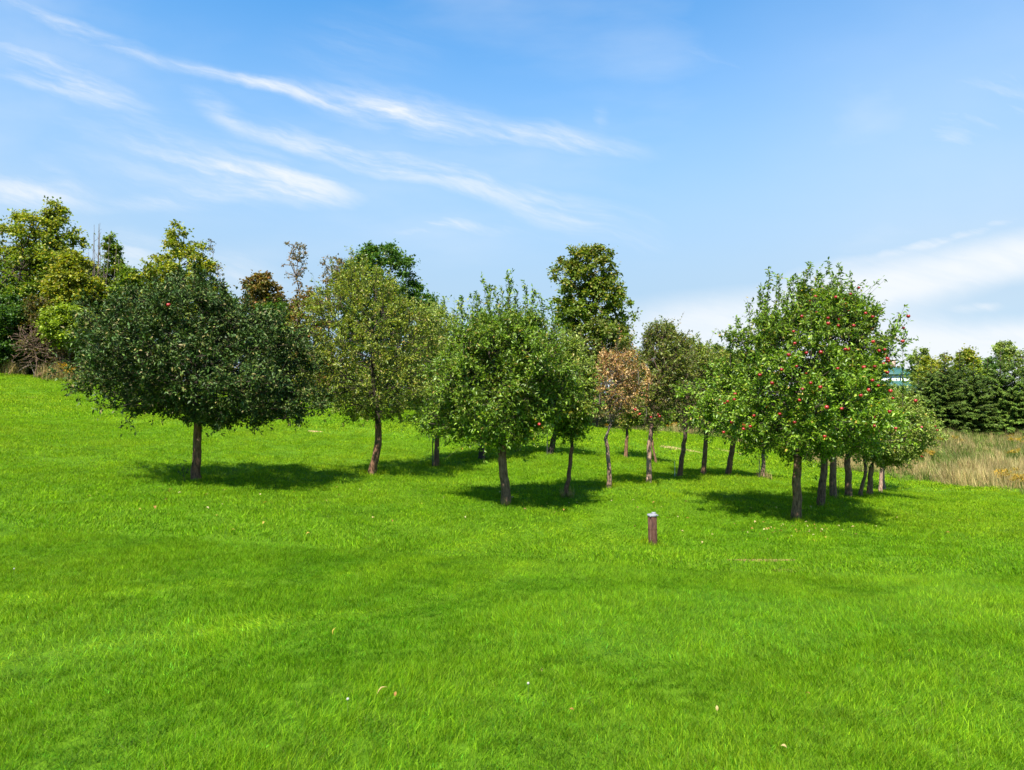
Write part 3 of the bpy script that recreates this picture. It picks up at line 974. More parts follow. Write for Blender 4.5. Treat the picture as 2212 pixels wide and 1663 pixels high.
apple_tree('apple_tree', 'thin leaved apple tree with pale tan trunk between brown tree and leaning trunk', 1400, 20, 12, (1404, 950),
           [(712, 1400, 1456), (745, 1380, 1494), (800, 1364, 1512), (850, 1360, 1498), (900, 1376, 1450), (938, 1394, 1416)],
           DULL, 8000, .085, None, M_BARKP, sprouts=[(1418, 700), (1440, 698), (1455, 712), (1395, 725)], seed=19, tips=360, low_pal=None, leafless_bottom=1.6, quad=False,
           apple_pts=[(1397, 893), (1412, 888), (1421, 893)], shell=.5, twig=M_TWIGB)
apple_tree('apple_tree', 'apple tree with leaning trunk and a bare tangle of dead lower twigs', 1466, 22.5, 11, (1479, 945),
           [(742, 1468, 1518), (770, 1440, 1555), (830, 1424, 1575), (872, 1428, 1560), (912, 1448, 1522), (940, 1468, 1496)],
           DULL, 6500, .09, seed=23, tips=420, leafless_bottom=1.9, quad=False, sprouts=[(1490, 735), (1505, 728), (1530, 745)], shell=.55, twig=M_TWIGB, top_pal=OLIVEG)
apple_tree('apple_tree', 'olive apple tree with dark trunk just left of the fruit laden tree', 1518, 24, 11, (1524, 950),
           [(765, 1515, 1590), (800, 1495, 1625), (850, 1482, 1625), (900, 1488, 1600), (940, 1508, 1560)],
           OLIVEG, 7500, .09, seed=29, tips=280, quad=False, top_pal=OLIVE)
apple_tree('apple_tree', 'dark leaning apple trunk with low leafy crown under the fruit laden tree', 1571, 25, 13, (1584, 955),
           [(770, 1560, 1640), (830, 1535, 1670), (900, 1530, 1655), (945, 1555, 1615)],
           MIDG, 7000, .09, seed=31, tips=240, quad=False)
apple_tree('apple_tree', 'small forked apple tree with pale trunk beside a thin stake', 1646, 26, 9, (1650, 985),
           [(880, 1620, 1700), (920, 1605, 1715), (955, 1615, 1695), (972, 1635, 1672)],
           MIDG, 3000, .09, seed=37, tips=150, quad=False, bark=M_BARKP, twig=M_TWIGG)
apple_tree('apple_tree', 'distant apple tree with upright dark trunk standing in sunlight behind the brown tree', 1351, 29, 8, (1354, 938),
           [(790, 1330, 1390), (850, 1312, 1408), (905, 1322, 1400), (932, 1340, 1372)],
           OLIVE, 5000, .10, seed=41, tips=170, quad=False)
apple_tree('apple_tree', 'little far apple tree with thin leaning trunk behind the pale tan trunk', 1416, 28, 5, (1408, 945),
           [(840, 1395, 1440), (885, 1384, 1448), (920, 1392, 1435), (940, 1400, 1420)],
           MIDG, 2500, .10, seed=43, tips=100, quad=False)
apple_tree('apple_tree', 'shaded apple tree with stout short trunk behind the thick fissured trunk', 1041, 25, 13, (1042, 960),
           [(765, 1000, 1090), (840, 955, 1130), (905, 950, 1135), (945, 990, 1090)],
           MIDG, 9500, .095, seed=47, tips=260, quad=False, bark=M_BARKD)
apple_tree('apple_tree', 'far apple tree with dark trunk just right of the thick fissured trunk', 1118, 27, 11, (1122, 950),
           [(770, 1090, 1170), (845, 1055, 1205), (905, 1060, 1200), (942, 1090, 1165)],
           OLIVEG, 8500, .10, seed=53, tips=240, quad=False, bark=M_BARKD)
apple_tree('apple_tree', 'far apple tree with trunk leaning right next to a thin post', 1187, 27, 13, (1201, 930),
           [(750, 1165, 1250), (820, 1125, 1275), (885, 1125, 1275), (920, 1165, 1235)],
           OLIVE, 9000, .10, seed=59, tips=240, quad=False, bark=M_BARKD)
# the row on the right
_rr = random.Random(8)
red_pts = [(1652, 766), (1660, 722), (1642, 744), (1690, 766), (1711, 770), (1745, 698), (1756, 654), (1738, 642), (1720, 716), (1830, 683), (1800, 640), (1812, 628), (1866, 692), (1849, 781), (1862, 793),
           (1868, 845), (1781, 714), (1805, 700), (1790, 738), (1818, 750), (1839, 765), (1755, 760), (1662, 830), (1640, 802), (1610, 808), (1586, 818), (1560, 846), (1549, 862), (1532, 864), (1603, 832),
           (1568, 906), (1541, 912), (1556, 918), (1583, 900), (1575, 915), (1640, 840), (1652, 858), (1690, 862), (1712, 880), (1738, 852), (1770, 846), (1795, 870), (1820, 830), (1835, 868), (1800, 905),
           (1748, 908), (1700, 918), (1660, 905), (1625, 890), (1690, 830), (1720, 800), (1765, 796), (1740, 770), (1880, 740), (1890, 720), (1858, 760), (1850, 715), (1675, 690), (1630, 760), (1780, 668), (1852, 820), (1808, 790), (1752, 830)]
apple_tree('apple_tree', 'big apple tree laden with red apples, nearest of the row on the right', 1718, 15.5, 20, (1722, 988),
           [(640, 1730, 1820), (665, 1672, 1862), (700, 1620, 1912), (745, 1606, 1938), (785, 1572, 1922), (830, 1532, 1906), (870, 1512, 1912), (915, 1506, 1918), (950, 1528, 1900), (978, 1610, 1880), (998, 1690, 1800)],
           BRIGHT, 27000, .088, inset=0.0, sprouts=[(1665, 592), (1688, 598), (1745, 580), (1790, 574), (1768, 610), (1812, 606), (1840, 625), (1870, 622), (1650, 625), (1715, 600), (1885, 650), (1905, 690), (1930, 720), (1622, 660), (1605, 690), (1945, 745), (1676, 604), (1754, 594), (1782, 590), (1800, 588), (1700, 612), (1858, 614), (1736, 600), (1640, 640), (1896, 665), (1826, 604)],
           seed=61, tips=620, bark=M_BARKG, apple_pts=red_pts, apples=45, sprout_len=1.0, top_pal=MIDG, shell=.42, lump=.27)
apple_tree('apple_tree', 'second tree of the right row, grey straight trunk behind the fruit laden tree', 1770, 18.5, 17, (1779, 985),
           [(800, 1745, 1870), (880, 1712, 1900), (940, 1722, 1885), (975, 1755, 1815)], MIDG, 7000, .088, seed=67, tips=220, quad=False, bark=M_BARKG)
apple_tree('apple_tree', 'third tree of the right row, dark trunk with a thin stick leaning beside it', 1798, 21, 15, (1797, 985),
           [(820, 1765, 1880), (890, 1750, 1905), (950, 1760, 1880), (980, 1785, 1820)], OLIVEG, 6000, .09, seed=71, tips=200, quad=False, bark=M_BARKG)
apple_tree('apple_tree', 'fourth tree of the right row with broad split grey trunk', 1831, 22.5, 15, (1829, 988),
           [(840, 1800, 1920), (900, 1790, 1940), (950, 1795, 1930), (985, 1815, 1870)], PALE, 6000, .09, seed=73, tips=200, quad=False, bark=M_BARKG)
apple_tree('apple_tree', 'fifth tree of the right row, slim trunk slanting right', 1855, 23.5, 8, (1869, 1008),
           [(870, 1840, 1930), (930, 1835, 1950), (985, 1850, 1930), (1005, 1862, 1900)], PALE, 5000, .09, seed=79, tips=180, quad=False, bark=M_BARKG)
apple_tree('apple_tree', 'pale olive low spreading apple tree at the right end of the row by the meadow', 1877, 24.0, 12, (1880, 1008),
           [(846, 1885, 1950), (872, 1870, 1980), (905, 1860, 2000), (940, 1858, 2012), (975, 1866, 2002), (1000, 1880, 1975), (1012, 1900, 1950)],
           PALE, 15000, .085, inset=0.0, seed=83, tips=380, bark=M_BARKG, apple_pts=[(1971, 927), (1907, 924), (1990, 915), (1935, 917), (1973, 978), (1886, 903), (1918, 905)], sprouts=[(1985, 862), (2008, 890), (2020, 925)], sprout_len=.5)
apple_tree('apple_tree', 'slim far apple tree near the end of the right row', 1900, 28, 8, (1903, 1010),
           [(900, 1870, 1950), (950, 1865, 1955), (995, 1880, 1935), (1008, 1892, 1920)], OLIVEG, 3500, .10, seed=89, tips=120, quad=False, bark=M_BARKP)
apple_tree('apple_tree', 'last and thinnest trunk of the right row', 1908, 30, 6, (1905, 1012),
           [(910, 1885, 1960), (960, 1880, 1965), (1000, 1890, 1940)], OLIVEG, 3000, .10, seed=97, tips=110, quad=False, bark=M_BARKP)

# ------------------------------------------------------------------ woodland trees behind
WOODS = 'trees of the wood behind the orchard'


def wood_tree(name, label, px, d, rows, pal, leaves=7000, leaf=.24, clumps=70, clump_r=.75, flat=.55, seed=1, trunk_w=.35, fork_f=.3, bark=None, twig=None,
              cat='tree', group=WOODS, lump=.13, lean=0.0, shell=.33, mat=None, bare=False, tips=None, depth=.8, top_pal=None, multi=1, tip=.02, sparse_low=0.0, expo=.55):
    rng = np.random.default_rng(seed)
    base = at(px, d)
    root = empty(name, base, label, cat, group)
    out = make_outline(rows, base, d)
    hz = out[0]
    zf = max(.5, hz[0] + fork_f * (hz[-1] - hz[0]))
    cxf = np.interp(zf, hz, (out[1] + out[2]) / 2)
    tp = np.array([[cxf * f ** 1.3 + .05 * rng.normal(), .05 * rng.normal(), -0.3 * (f == 0) + zf * f] for f in np.linspace(0, 1, 6)])
    V, F = trunk_mesh(tp, trunk_w / 2, trunk_w * .33, rng, k=10, rows=12)
    finish('trunk', np_mesh('trunk', V, [F], smooth=True), bark or M_BARKD, root)
    top = tp[-1]
    hl = hz[0] + .85 * (hz[-1] - hz[0])
    cl = np.interp(hl, hz, (out[1] + out[2]) / 2)
    start = np.array([tp[3], tp[4], top] + [top + f * (np.array([cl, 0, hl]) - top) + rng.normal(size=3) * .15 for f in (.25, .5, .75, 1)])
    T = sample_crown(rng, out, tips or int(clumps * 2.6), shell=shell, depth=depth, lump=lump, seed=seed)
    A, par, ids = grow(start, T, rng, alpha=.5, step=.8, wiggle=.07)
    rad, cnt = skeleton_radii(A, par, 3, trunk_w * .33, r_tip=tip, expo=expo)
    rad[:7] = np.minimum(rad[:7], np.linspace(trunk_w * .36, tip, 7))
    Vt, Ft = tube_mesh(A, par, rad, 1, 5)
    finish('branches', np_mesh('branches', Vt, [Ft], smooth=True), twig or M_TWIG, root)
    if leaves:
        leaves = int(leaves * (2.35 if leaves > 1500 else 1.5)); leaf = leaf * .88; clump_r = clump_r * .70; flat = .75
        cen = A[ids] if len(ids) else T
        per = rng.integers(0, len(cen), leaves)
        cr = clump_r * (.55 + .8 * rng.random(len(cen)))
        q = unit(rng.normal(size=(leaves, 3)))
        rr = np.abs(rng.normal(size=leaves)) * .62
        off = q * rr[:, None]; off[:, 2] *= flat; off[:, 2] -= .12 * (off[:, 0] ** 2 + off[:, 1] ** 2)
        pos = cen[per] + off * cr[per][:, None]
        ax = q * [1, 1, .6] + np.array([0, 0, -.15]) + rng.normal(size=(leaves, 3)) * .5
        Ls = leaf * (.6 + .8 * rng.random(leaves)); Ws = Ls * (.6 + .25 * rng.random(leaves))
        cols = pick_cols(rng, pal, leaves, .2)
        if top_pal is not None:
            tt = (pos[:, 2] - hz[0]) / (hz[-1] - hz[0])
            m = rng.random(leaves) < np.clip((tt - .4) * 2.0, 0, .9)
            cols[m] = pick_cols(rng, top_pal, int(m.sum()))
        cols *= (.72 + .56 * rng.random(len(cen)))[per][:, None]
        V, F, C = leaf_mesh(rng, pos, ax, Ls, Ws, cols, quad=False, up=1.0, fold=.2)
        cr_ = finish('crown', np_mesh('crown', V, F, C), mat or M_TLEAF, root)
        cr_['kind'] = 'stuff'
    return root


MAPLE = [(.085, .140, .012, 4), (.130, .180, .014, 3), (.055, .10, .010, 2), (.18, .17, .018, .8)]
MAPLEY = [(.165, .190, .014, 4), (.21, .21, .016, 3), (.10, .145, .012, 3), (.24, .18, .018, .7)]
YELLOW = [(.20, .205, .014, 4), (.145, .17, .014, 3), (.24, .19, .016, 1.0), (.09, .125, .014, 2.5)]
LIME = [(.14, .20, .012, 4), (.18, .225, .016, 2.5), (.10, .15, .012, 2)]
DEEP = [(.036, .085, .010, 4), (.055, .115, .012, 3), (.025, .055, .008, 2), (.09, .12, .014, .7)]
RUST = [(.14, .10, .022, 4), (.10, .075, .02, 3), (.20, .09, .025, 1.5), (.06, .06, .016, 2)]
BROWNG = [(.085, .075, .02, 4), (.05, .07, .015, 3), (.13, .085, .022, 2)]

wood_tree('maple_tree', 'tall yellow green maple with rounded top at the left edge', 48, 58, [(455, 30, 70), (480, 5, 105), (520, -40, 120), (580, -70, 130), (640, -70, 130), (700, -50, 120), (745, -20, 90)], MAPLE, 11000, clumps=95, clump_r=.95, seed=101, top_pal=MAPLEY, trunk_w=.5)
wood_tree('maple_tree', 'tallest maple on the left with a pointed green yellow top', 122, 60, [(428, 112, 124), (450, 98, 138), (485, 80, 160), (540, 70, 172), (600, 65, 180), (660, 70, 175), (720, 85, 160)], MAPLE, 9500, clumps=95, clump_r=.8, seed=103, top_pal=MAPLEY, trunk_w=.5)
wood_tree('maple_tree', 'yellow leaved young maple in front of the pointed maple', 160, 56, [(540, 130, 165), (565, 120, 190), (610, 105, 208), (660, 95, 212), (700, 105, 205)], YELLOW, 6000, clumps=60, clump_r=.8, seed=107, trunk_w=.25)
def dead_poles():
    rng = np.random.default_rng(109)
    d = 58.0; base = at(207, d); sc_ = FPX / d
    root = empty('dead_tree', base, 'bare dead tree of upright grey poles left of the golden maple', 'tree', WOODS)
    V, F = trunk_mesh(np.array([[0, 0, -.3], [0.02, 0, 1.0], [0, 0, 2.2]]), .2, .14, rng, k=10, rows=8)
    finish('trunk', np_mesh('trunk', V, [F], smooth=True), M_TWIGG, root)
    Vs, Fs, off = [], [], 0
    for (px, py) in [(198, 500), (203, 484), (207, 478), (211, 482), (215, 505), (222, 540), (192, 545), (238, 520), (246, 560), (184, 560), (209, 520), (201, 530), (228, 500)]:
        top = np.array([(px - 207) / sc_ * 1.15, rng.normal() * .4, P(0, py, d)[2] - base[2]])
        st = np.array([rng.normal() * .05, rng.normal() * .05, 2.0 + rng.random() * 2.5])
        n = 14; t = np.linspace(0, 1, n)[:, None]
        A = st + (top - st) * t + np.array([top[0] * .25, 0, 0]) * np.sin(t * np.pi) + np.cumsum(rng.normal(size=(n, 3)) * .02, 0)
        v, f = tube_mesh(A, np.arange(-1, n - 1), np.linspace(.042, .012, n), 1, 5); Vs.append(v); Fs.append(f + off); off += len(v)
        for k in range(7):
            q = A[rng.integers(4, n - 1)]; L = .3 + .6 * rng.random()
            e = q + L * unit(np.array([rng.normal() * .5, rng.normal() * .5, 1.0]))
            B = np.array([q, (q + e) / 2 + rng.normal(size=3) * .03, e])
            v, f = tube_mesh(B, np.array([-1, 0, 1]), np.array([.02, .016, .010]), 1, 3); Vs.append(v); Fs.append(f + off); off += len(v)
    finish('branches', np_mesh('branches', np.concatenate(Vs), Fs, smooth=True), M_TWIGG, root)


dead_poles()
wood_tree('ash_tree', 'narrow thin crowned green tree right of the bare dead poles', 233, 59, [(508, 229, 240), (540, 218, 254), (580, 208, 270), (640, 195, 280), (700, 195, 280)], MAPLE, 4200, clumps=42, clump_r=.6, seed=113, trunk_w=.2)
wood_tree('ash_tree', 'green tree with a spreading side bough behind the broad dark apple tree', 268, 57, [(575, 255, 300), (600, 232, 310), (650, 220, 330), (720, 220, 330), (770, 230, 320)], MAPLE, 4500, clumps=48, clump_r=.8, seed=127, trunk_w=.25)
wood_tree('maple_tree', 'golden topped maple rising behind the broad dark apple tree', 388, 57, [(478, 372, 408), (510, 345, 422), (545, 322, 450), (590, 305, 470), (650, 300, 480), (720, 300, 480)], MAPLEY, 9500, clumps=90, clump_r=.8, seed=131, trunk_w=.45, top_pal=MAPLEY)
wood_tree('dead_tree', 'thin bare twig topped tree at the right shoulder of the golden maple', 455, 58, [(515, 448, 458), (560, 440, 470), (620, 430, 490), (700, 430, 490)], BROWNG, 900, leaf=.16, clumps=40, clump_r=.5, seed=137, trunk_w=.16, twig=M_TWIGG)
wood_tree('lime_bush', 'bright lime green bush above the brown brushwood', 148, 53, [(655, 128, 168), (675, 95, 190), (705, 80, 205), (740, 110, 200), (755, 150, 195)], LIME, 6000, leaf=.20, clumps=60, clump_r=.6, seed=139, trunk_w=.12, cat='bush', group='bushes along the wood edge', fork_f=.2)
wood_tree('green_bush', 'dark green bush in the far left corner beside the dry grass', 8, 54, [(640, -40, 40), (690, -60, 60), (740, -60, 45), (790, -50, 30)], DEEP, 6500, leaf=.20, clumps=60, clump_r=.65, seed=149, trunk_w=.12, cat='bush', group='bushes along the wood edge')
wood_tree('green_bush', 'olive bush with mixed leaves over the brown brushwood, left of the lime bush', 75, 55, [(640, 50, 120), (680, 30, 140), (720, 30, 145), (760, 45, 130)], BROWNG, 5500, leaf=.2, clumps=60, clump_r=.6, seed=151, trunk_w=.12, cat='bush', group='bushes along the wood edge')
wood_tree('green_bush', 'shaded green bush between the brushwood and the broad dark apple tree', 205, 55, [(670, 180, 245), (710, 170, 260), (760, 165, 270), (805, 180, 260)], MAPLE, 5500, leaf=.2, clumps=60, clump_r=.6, seed=157, trunk_w=.12, cat='bush', group='bushes along the wood edge', top_pal=LIME)
wood_tree('dead_brush', 'tangle of bare brown brushwood above the fallen log', 70, 53.3, [(700, 40, 110), (722, 20, 130), (760, 22, 135), (795, 35, 125)], BROWNG, 500, leaf=.12, tips=620, clumps=620, clump_r=.3, seed=163, trunk_w=.12, bark=M_TWIGB, twig=M_TWIGB, cat='bush', group='dead brush along the wood edge', fork_f=.05, tip=.013, shell=.6, expo=.8)
wood_tree('dead_brush', 'greyer bare brushwood close behind the goldenrod clump', 128, 53.4, [(700, 105, 150), (730, 95, 170), (765, 95, 175), (798, 105, 165)], BROWNG, 500, leaf=.12, tips=480, clumps=480, clump_r=.3, seed=167, trunk_w=.12, bark=M_TWIGG, twig=M_TWIGB, cat='bush', group='dead brush along the wood edge', fork_f=.05, tip=.012, shell=.6, expo=.8)
for k, (px, d, rows, pal, lab) in enumerate([
        (185, 62, [(560, 165, 205), (600, 150, 225), (660, 145, 235), (740, 150, 230)], MAPLE, 'green maple filling the gap behind the bare dead poles'),
        (305, 62, [(592, 288, 322), (630, 265, 345), (690, 260, 350), (760, 265, 345)], MAPLE, 'green maple behind the left shoulder of the broad dark tree'),
        (485, 62, [(640, 470, 505), (670, 450, 525), (720, 445, 530), (780, 450, 525)], DEEP, 'low dark maple behind the right shoulder of the broad dark tree'),
        (615, 61, [(655, 600, 632), (690, 580, 650), (740, 575, 655), (800, 580, 650)], RUST, 'rusty tinged tree low behind the nearly bare forked tree'),
        (55, 64, [(540, 20, 90), (590, 0, 115), (660, -5, 120), (740, 5, 110)], MAPLE, 'green maple low behind the rounded and pointed maples')]):
    wood_tree('maple_tree', lab, px, d, rows, pal, 6000, clumps=60, clump_r=.9, seed=700 + k, trunk_w=.35)
wood_tree('oak_tree', 'small brownish round topped tree between dark apple tree and bare poplar', 568, 56, [(592, 552, 585), (610, 532, 602), (640, 525, 610), (680, 535, 605), (730, 540, 600)], BROWNG, 5200, clumps=52, clump_r=.6, seed=173, trunk_w=.3, top_pal=RUST)
wood_tree('green_bush', 'deep green thicket behind the gap between the dark and olive apple trees', 590, 55, [(655, 560, 620), (700, 520, 660), (760, 510, 680), (830, 520, 670)], DEEP, 6000, leaf=.22, clumps=60, clump_r=.75, seed=179, trunk_w=.15, cat='bush', group='bushes along the wood edge')
wood_tree('poplar_tree', 'nearly bare forked tree with a few leaves at its top', 641, 57, [(520, 618, 658), (545, 608, 668), (580, 610, 665), (620, 625, 655), (680, 630, 650)], RUST, 520, leaf=.17, tips=75, clumps=75, clump_r=.35, seed=181, trunk_w=.26, bark=M_TWIGG, twig=M_TWIGG, fork_f=.25, tip=.026)
wood_tree('rust_bush', 'rusty red brown bush at the foot of the nearly bare forked tree', 660, 55, [(622, 640, 675), (645, 628, 700), (690, 618, 715), (750, 620, 720), (850, 640, 720)], RUST, 5000, leaf=.2, clumps=60, clump_r=.6, seed=191, trunk_w=.15, cat='bush', group='bushes along the wood edge')
wood_tree('poplar_tree', 'spindly sparse tree left of the big round green maple', 703, 56, [(553, 690, 740), (580, 690, 745), (620, 692, 730), (680, 690, 720)], RUST, 1000, leaf=.17, tips=70, clumps=70, clump_r=.4, seed=193, trunk_w=.2, bark=M_TWIGG, twig=M_TWIGG, tip=.024)
wood_tree('maple_tree', 'big round dark green maple behind the olive apple tree', 822, 58, [(528, 790, 850), (548, 755, 885), (585, 735, 905), (630, 725, 935), (670, 725, 962), (740, 730, 965), (820, 745, 940)], DEEP, 22000, clumps=130, clump_r=1.0, seed=197, trunk_w=.6)
wood_tree('maple_tree', 'tall lone maple with oval green bronze crown above the orchard centre', 1272, 56, [(528, 1252, 1300), (548, 1212, 1332), (585, 1198, 1343), (630, 1196, 1350), (680, 1196, 1362), (715, 1205, 1372), (745, 1230, 1372), (790, 1240, 1360)], MAPLE, 13000, clumps=130, clump_r=.72, seed=199, trunk_w=.6, top_pal=[(.10, .125, .014, 4), (.15, .135, .018, 3), (.055, .085, .01, 3)], fork_f=.22, bark=M_BARKG, twig=M_BARKG, lump=.14)
wood_tree('vine_bush', 'vine covered thicket with dead twigs at the foot of the lone maple', 1290, 54, [(690, 1270, 1320), (715, 1225, 1370), (760, 1215, 1385), (830, 1215, 1390), (900, 1230, 1380)], BROWNG, 6500, leaf=.2, clumps=80, clump_r=.65, seed=211, trunk_w=.18, cat='bush', group='bushes along the wood edge', top_pal=DULL)
wood_tree('green_bush', 'leafy thicket on the wood edge behind the middle apple tree', 1080, 57, [(700, 1010, 1150), (760, 980, 1190), (840, 970, 1200), (890, 990, 1190)], DEEP, 7000, leaf=.24, clumps=70, clump_r=.8, seed=223, trunk_w=.18, cat='bush', group='bushes along the wood edge')
wood_tree('green_bush', 'hazy olive thicket behind the thin leaved apple trees', 1440, 60, [(765, 1400, 1490), (800, 1380, 1520), (860, 1375, 1535), (915, 1390, 1520)], OLIVEG, 7000, leaf=.24, clumps=70, clump_r=.8, seed=227, trunk_w=.18, cat='bush', group='bushes along the wood edge')
wood_tree('distant_tree', 'small dark round topped tree far off above the olive apple tree', 1550, 95, [(744, 1543, 1557), (755, 1534, 1564), (780, 1532, 1566), (820, 1530, 1565)], DEEP, 2200, leaf=.26, clumps=34, clump_r=.6, seed=229, trunk_w=.3)
wood_tree('distant_tree', 'pale wispy tree far off left of the fruit laden tree', 1585, 90, [(756, 1572, 1600), (775, 1562, 1612), (800, 1560, 1620), (850, 1560, 1620)], PALE, 2400, leaf=.26, clumps=40, clump_r=.7, seed=233, trunk_w=.3)
wood_tree('distant_tree', 'pale upright tree beside the house, left of the spruces', 1982, 88, [(750, 1978, 1996), (765, 1966, 2006), (790, 1962, 2012), (830, 1964, 2010)], PALE, 2000, leaf=.26, clumps=36, clump_r=.6, seed=239, trunk_w=.3, group='trees beyond the spruces')
wood_tree('distant_tree', 'golden tinged tree behind the leftmost spruces', 2030, 76, [(764, 2012, 2048), (780, 1992, 2062), (810, 1985, 2068), (860, 1990, 2065)], MAPLEY, 4200, leaf=.24, clumps=50, clump_r=.7, seed=241, trunk_w=.3, group='trees beyond the spruces')
wood_tree('distant_tree', 'bright yellow green tree topping the middle of the spruces', 2092, 74, [(756, 2078, 2100), (772, 2064, 2112), (800, 2055, 2120), (850, 2055, 2120)], LIME, 4200, leaf=.24, clumps=50, clump_r=.7, seed=251, trunk_w=.3, group='trees beyond the spruces', top_pal=MAPLEY)
wood_tree('distant_tree', 'pale vase shaped tree standing highest above the right spruces', 2172, 84, [(737, 2158, 2184), (752, 2148, 2192), (770, 2152, 2190), (800, 2160, 2182)], PALE, 1900, leaf=.24, clumps=44, clump_r=.5, seed=257, trunk_w=.3, group='trees beyond the spruces', twig=M_TWIGG)
wood_tree('distant_tree', 'small thin tree right of the pale vase shaped tree', 2208, 84, [(758, 2198, 2216), (775, 2192, 2222), (810, 2192, 2225)], OLIVEG, 900, leaf=.24, clumps=30, clump_r=.5, seed=263, trunk_w=.2, group='trees beyond the spruces', twig=M_TWIGG)
wood_tree('distant_tree', 'small dark tree showing in the dip between the spruces', 2132, 80, [(776, 2124, 2142), (790, 2115, 2150), (830, 2112, 2152)], DEEP, 1600, leaf=.24, clumps=30, clump_r=.6, seed=269, trunk_w=.2, group='trees beyond the spruces')


for k, (px, d, top, hw, pal, lab) in enumerate([
        (25, 56, 700, 70, DEEP, 'dark thicket behind the dry grass at the left edge of the picture'),
        (110, 57, 690, 70, DEEP, 'dark thicket directly behind the bare brown brushwood'),
        (225, 57, 640, 74, MAPLE, 'shadowy thicket behind the left edge of the broad dark tree'),
        (400, 57, 740, 110, DEEP, 'dark thicket glimpsed through gaps in the broad dark apple tree'),
        (700, 57, 760, 70, DEEP, 'green thicket left of the big round maple'),
        (800, 56, 790, 80, MAPLE, 'low green thicket under the big round maple'),
        (910, 57, 770, 80, DEEP, 'green thicket behind the pale green apple tree'),
        (1180, 57, 800, 70, DEEP, 'green thicket left of the foot of the lone maple'),
        (1390, 58, 830, 60, MAPLE, 'low thicket right of the vine covered thicket'),
        (1540, 55, 870, 60, OLIVEG, 'low olive brush beyond the straw patches'),
        (1640, 50, 895, 60, OLIVEG, 'low weedy brush left behind the fruit laden tree'),
        (1760, 54, 880, 70, DEEP, 'low dark brush behind the trunks of the right row'),
        (1870, 58, 860, 70, DEEP, 'dark brush left of the spruce row')]):
    gy = py_of(at(px, d))
    wood_tree('green_bush', lab, px, d, [(top, px - hw * .45, px + hw * .4), (top * .7 + gy * .3, px - hw * .9, px + hw * .85), (top * .3 + gy * .7, px - hw, px + hw), (gy - 3, px - hw * .8, px + hw * .8)],
              pal, 4200, leaf=.24, clumps=70, clump_r=.7, seed=500 + k, trunk_w=.12, cat='bush', group='bushes along the wood edge', fork_f=.1)


def spruce(label, px, d, top_py, half_w, seed):
    rng = np.random.default_rng(seed)
    base = at(px, d)
    root = empty('spruce_tree', base, label, 'tree', 'spruces behind the meadow')
    H = P(0, top_py - 16, d)[2] - base[2]
    R = 1.7 * half_w / (FPX / d)
    V, F = trunk_mesh(np.array([[0, 0, -.3], [0, 0, H * .4], [0, 0, H * .97]]), .16, .015, rng, k=8, rows=10, flare=.2)
    finish('trunk', np_mesh('trunk', V, [F], smooth=True), M_BARKD, root)
    pos, ax, Ls, col, bs = [], [], [], [], []
    nbr = 150
    for kb in range(nbr):
        f = .05 + .94 * (1 - math.sqrt(1 - (kb + rng.random()) / nbr)) if kb % 7 else rng.random() * .3 + .03
        h = f * H
        a = kb * 2.39996 + rng.normal() * .25
        L = max(.12, R * (1 - f) ** 1.08 * (.62 + .5 * rng.random()))
        m = max(5, int(L / .06))
        t = (np.arange(m) + rng.random(m)) / m
        out = np.array([math.cos(a), math.sin(a), 0])
        up_ = .55 * f + .12
        z = h + up_ * L * t - .55 * L * t ** 1.6 * (1 - .7 * f) + .22 * L * t ** 3 + rng.normal(size=m) * .015
        p = out[None] * (L * t)[:, None]; p[:, 2] = z
        bs.append((np.array([0, 0, h]), p[-1]))
        sdv = np.array([-out[1], out[0], 0])
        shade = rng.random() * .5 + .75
        for sgn in (-1, 1, -1, 1, 0):
            q = p.copy() + rng.normal(size=(m, 3)) * .035
            dv = out * (.95 if sgn else 1.0) + sdv * sgn * .75 + np.array([0, 0, -.22])
            pos.append(q); ax.append(np.tile(dv, (m, 1)) + rng.normal(size=(m, 3)) * .16)
            Ls.append((.13 + .22 * (1 - t) * L * .5 + .07 * rng.random(m)))
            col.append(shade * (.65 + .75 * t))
    # leading shoot
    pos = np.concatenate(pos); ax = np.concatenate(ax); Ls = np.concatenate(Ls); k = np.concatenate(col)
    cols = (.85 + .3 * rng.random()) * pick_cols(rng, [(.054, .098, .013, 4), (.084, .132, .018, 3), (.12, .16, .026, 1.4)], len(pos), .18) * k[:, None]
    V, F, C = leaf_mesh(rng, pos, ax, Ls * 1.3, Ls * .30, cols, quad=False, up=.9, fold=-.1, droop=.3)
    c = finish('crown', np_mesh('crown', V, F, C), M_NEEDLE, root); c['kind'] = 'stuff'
    A = np.array([q for b in bs for q in b]); par = np.array([v for i in range(len(bs)) for v in (-1, 2 * i)])
    ok = np.arange(len(A)) % 2 == 1
    # simple tapered limbs
    Vs, Fs = [], []
    idx = np.where(ok)[0]
    dr = unit(A[idx] - A[idx - 1]); U = unit(np.cross(dr, [0, 0, 1.0])); W = np.cross(dr, U)
    ang = np.arange(3) * 2 * np.pi / 3
    r0 = A[idx - 1][:, None] + .02 * (np.cos(ang)[None, :, None] * U[:, None] + np.sin(ang)[None, :, None] * W[:, None])
    r1 = A[idx][:, None] + .005 * (np.cos(ang)[None, :, None] * U[:, None] + np.sin(ang)[None, :, None] * W[:, None])
    nB = len(idx)
    a = np.arange(nB)[:, None] * 3; j = np.arange(3)[None]; j2 = (j + 1) % 3
    finish('branches', np_mesh('branches', np.concatenate([r0.reshape(-1, 3), r1.reshape(-1, 3)]), [np.stack([a + j, a + j2, nB * 3 + a + j2, nB * 3 + a + j], -1).reshape(-1, 4)]), M_TWIG, root)


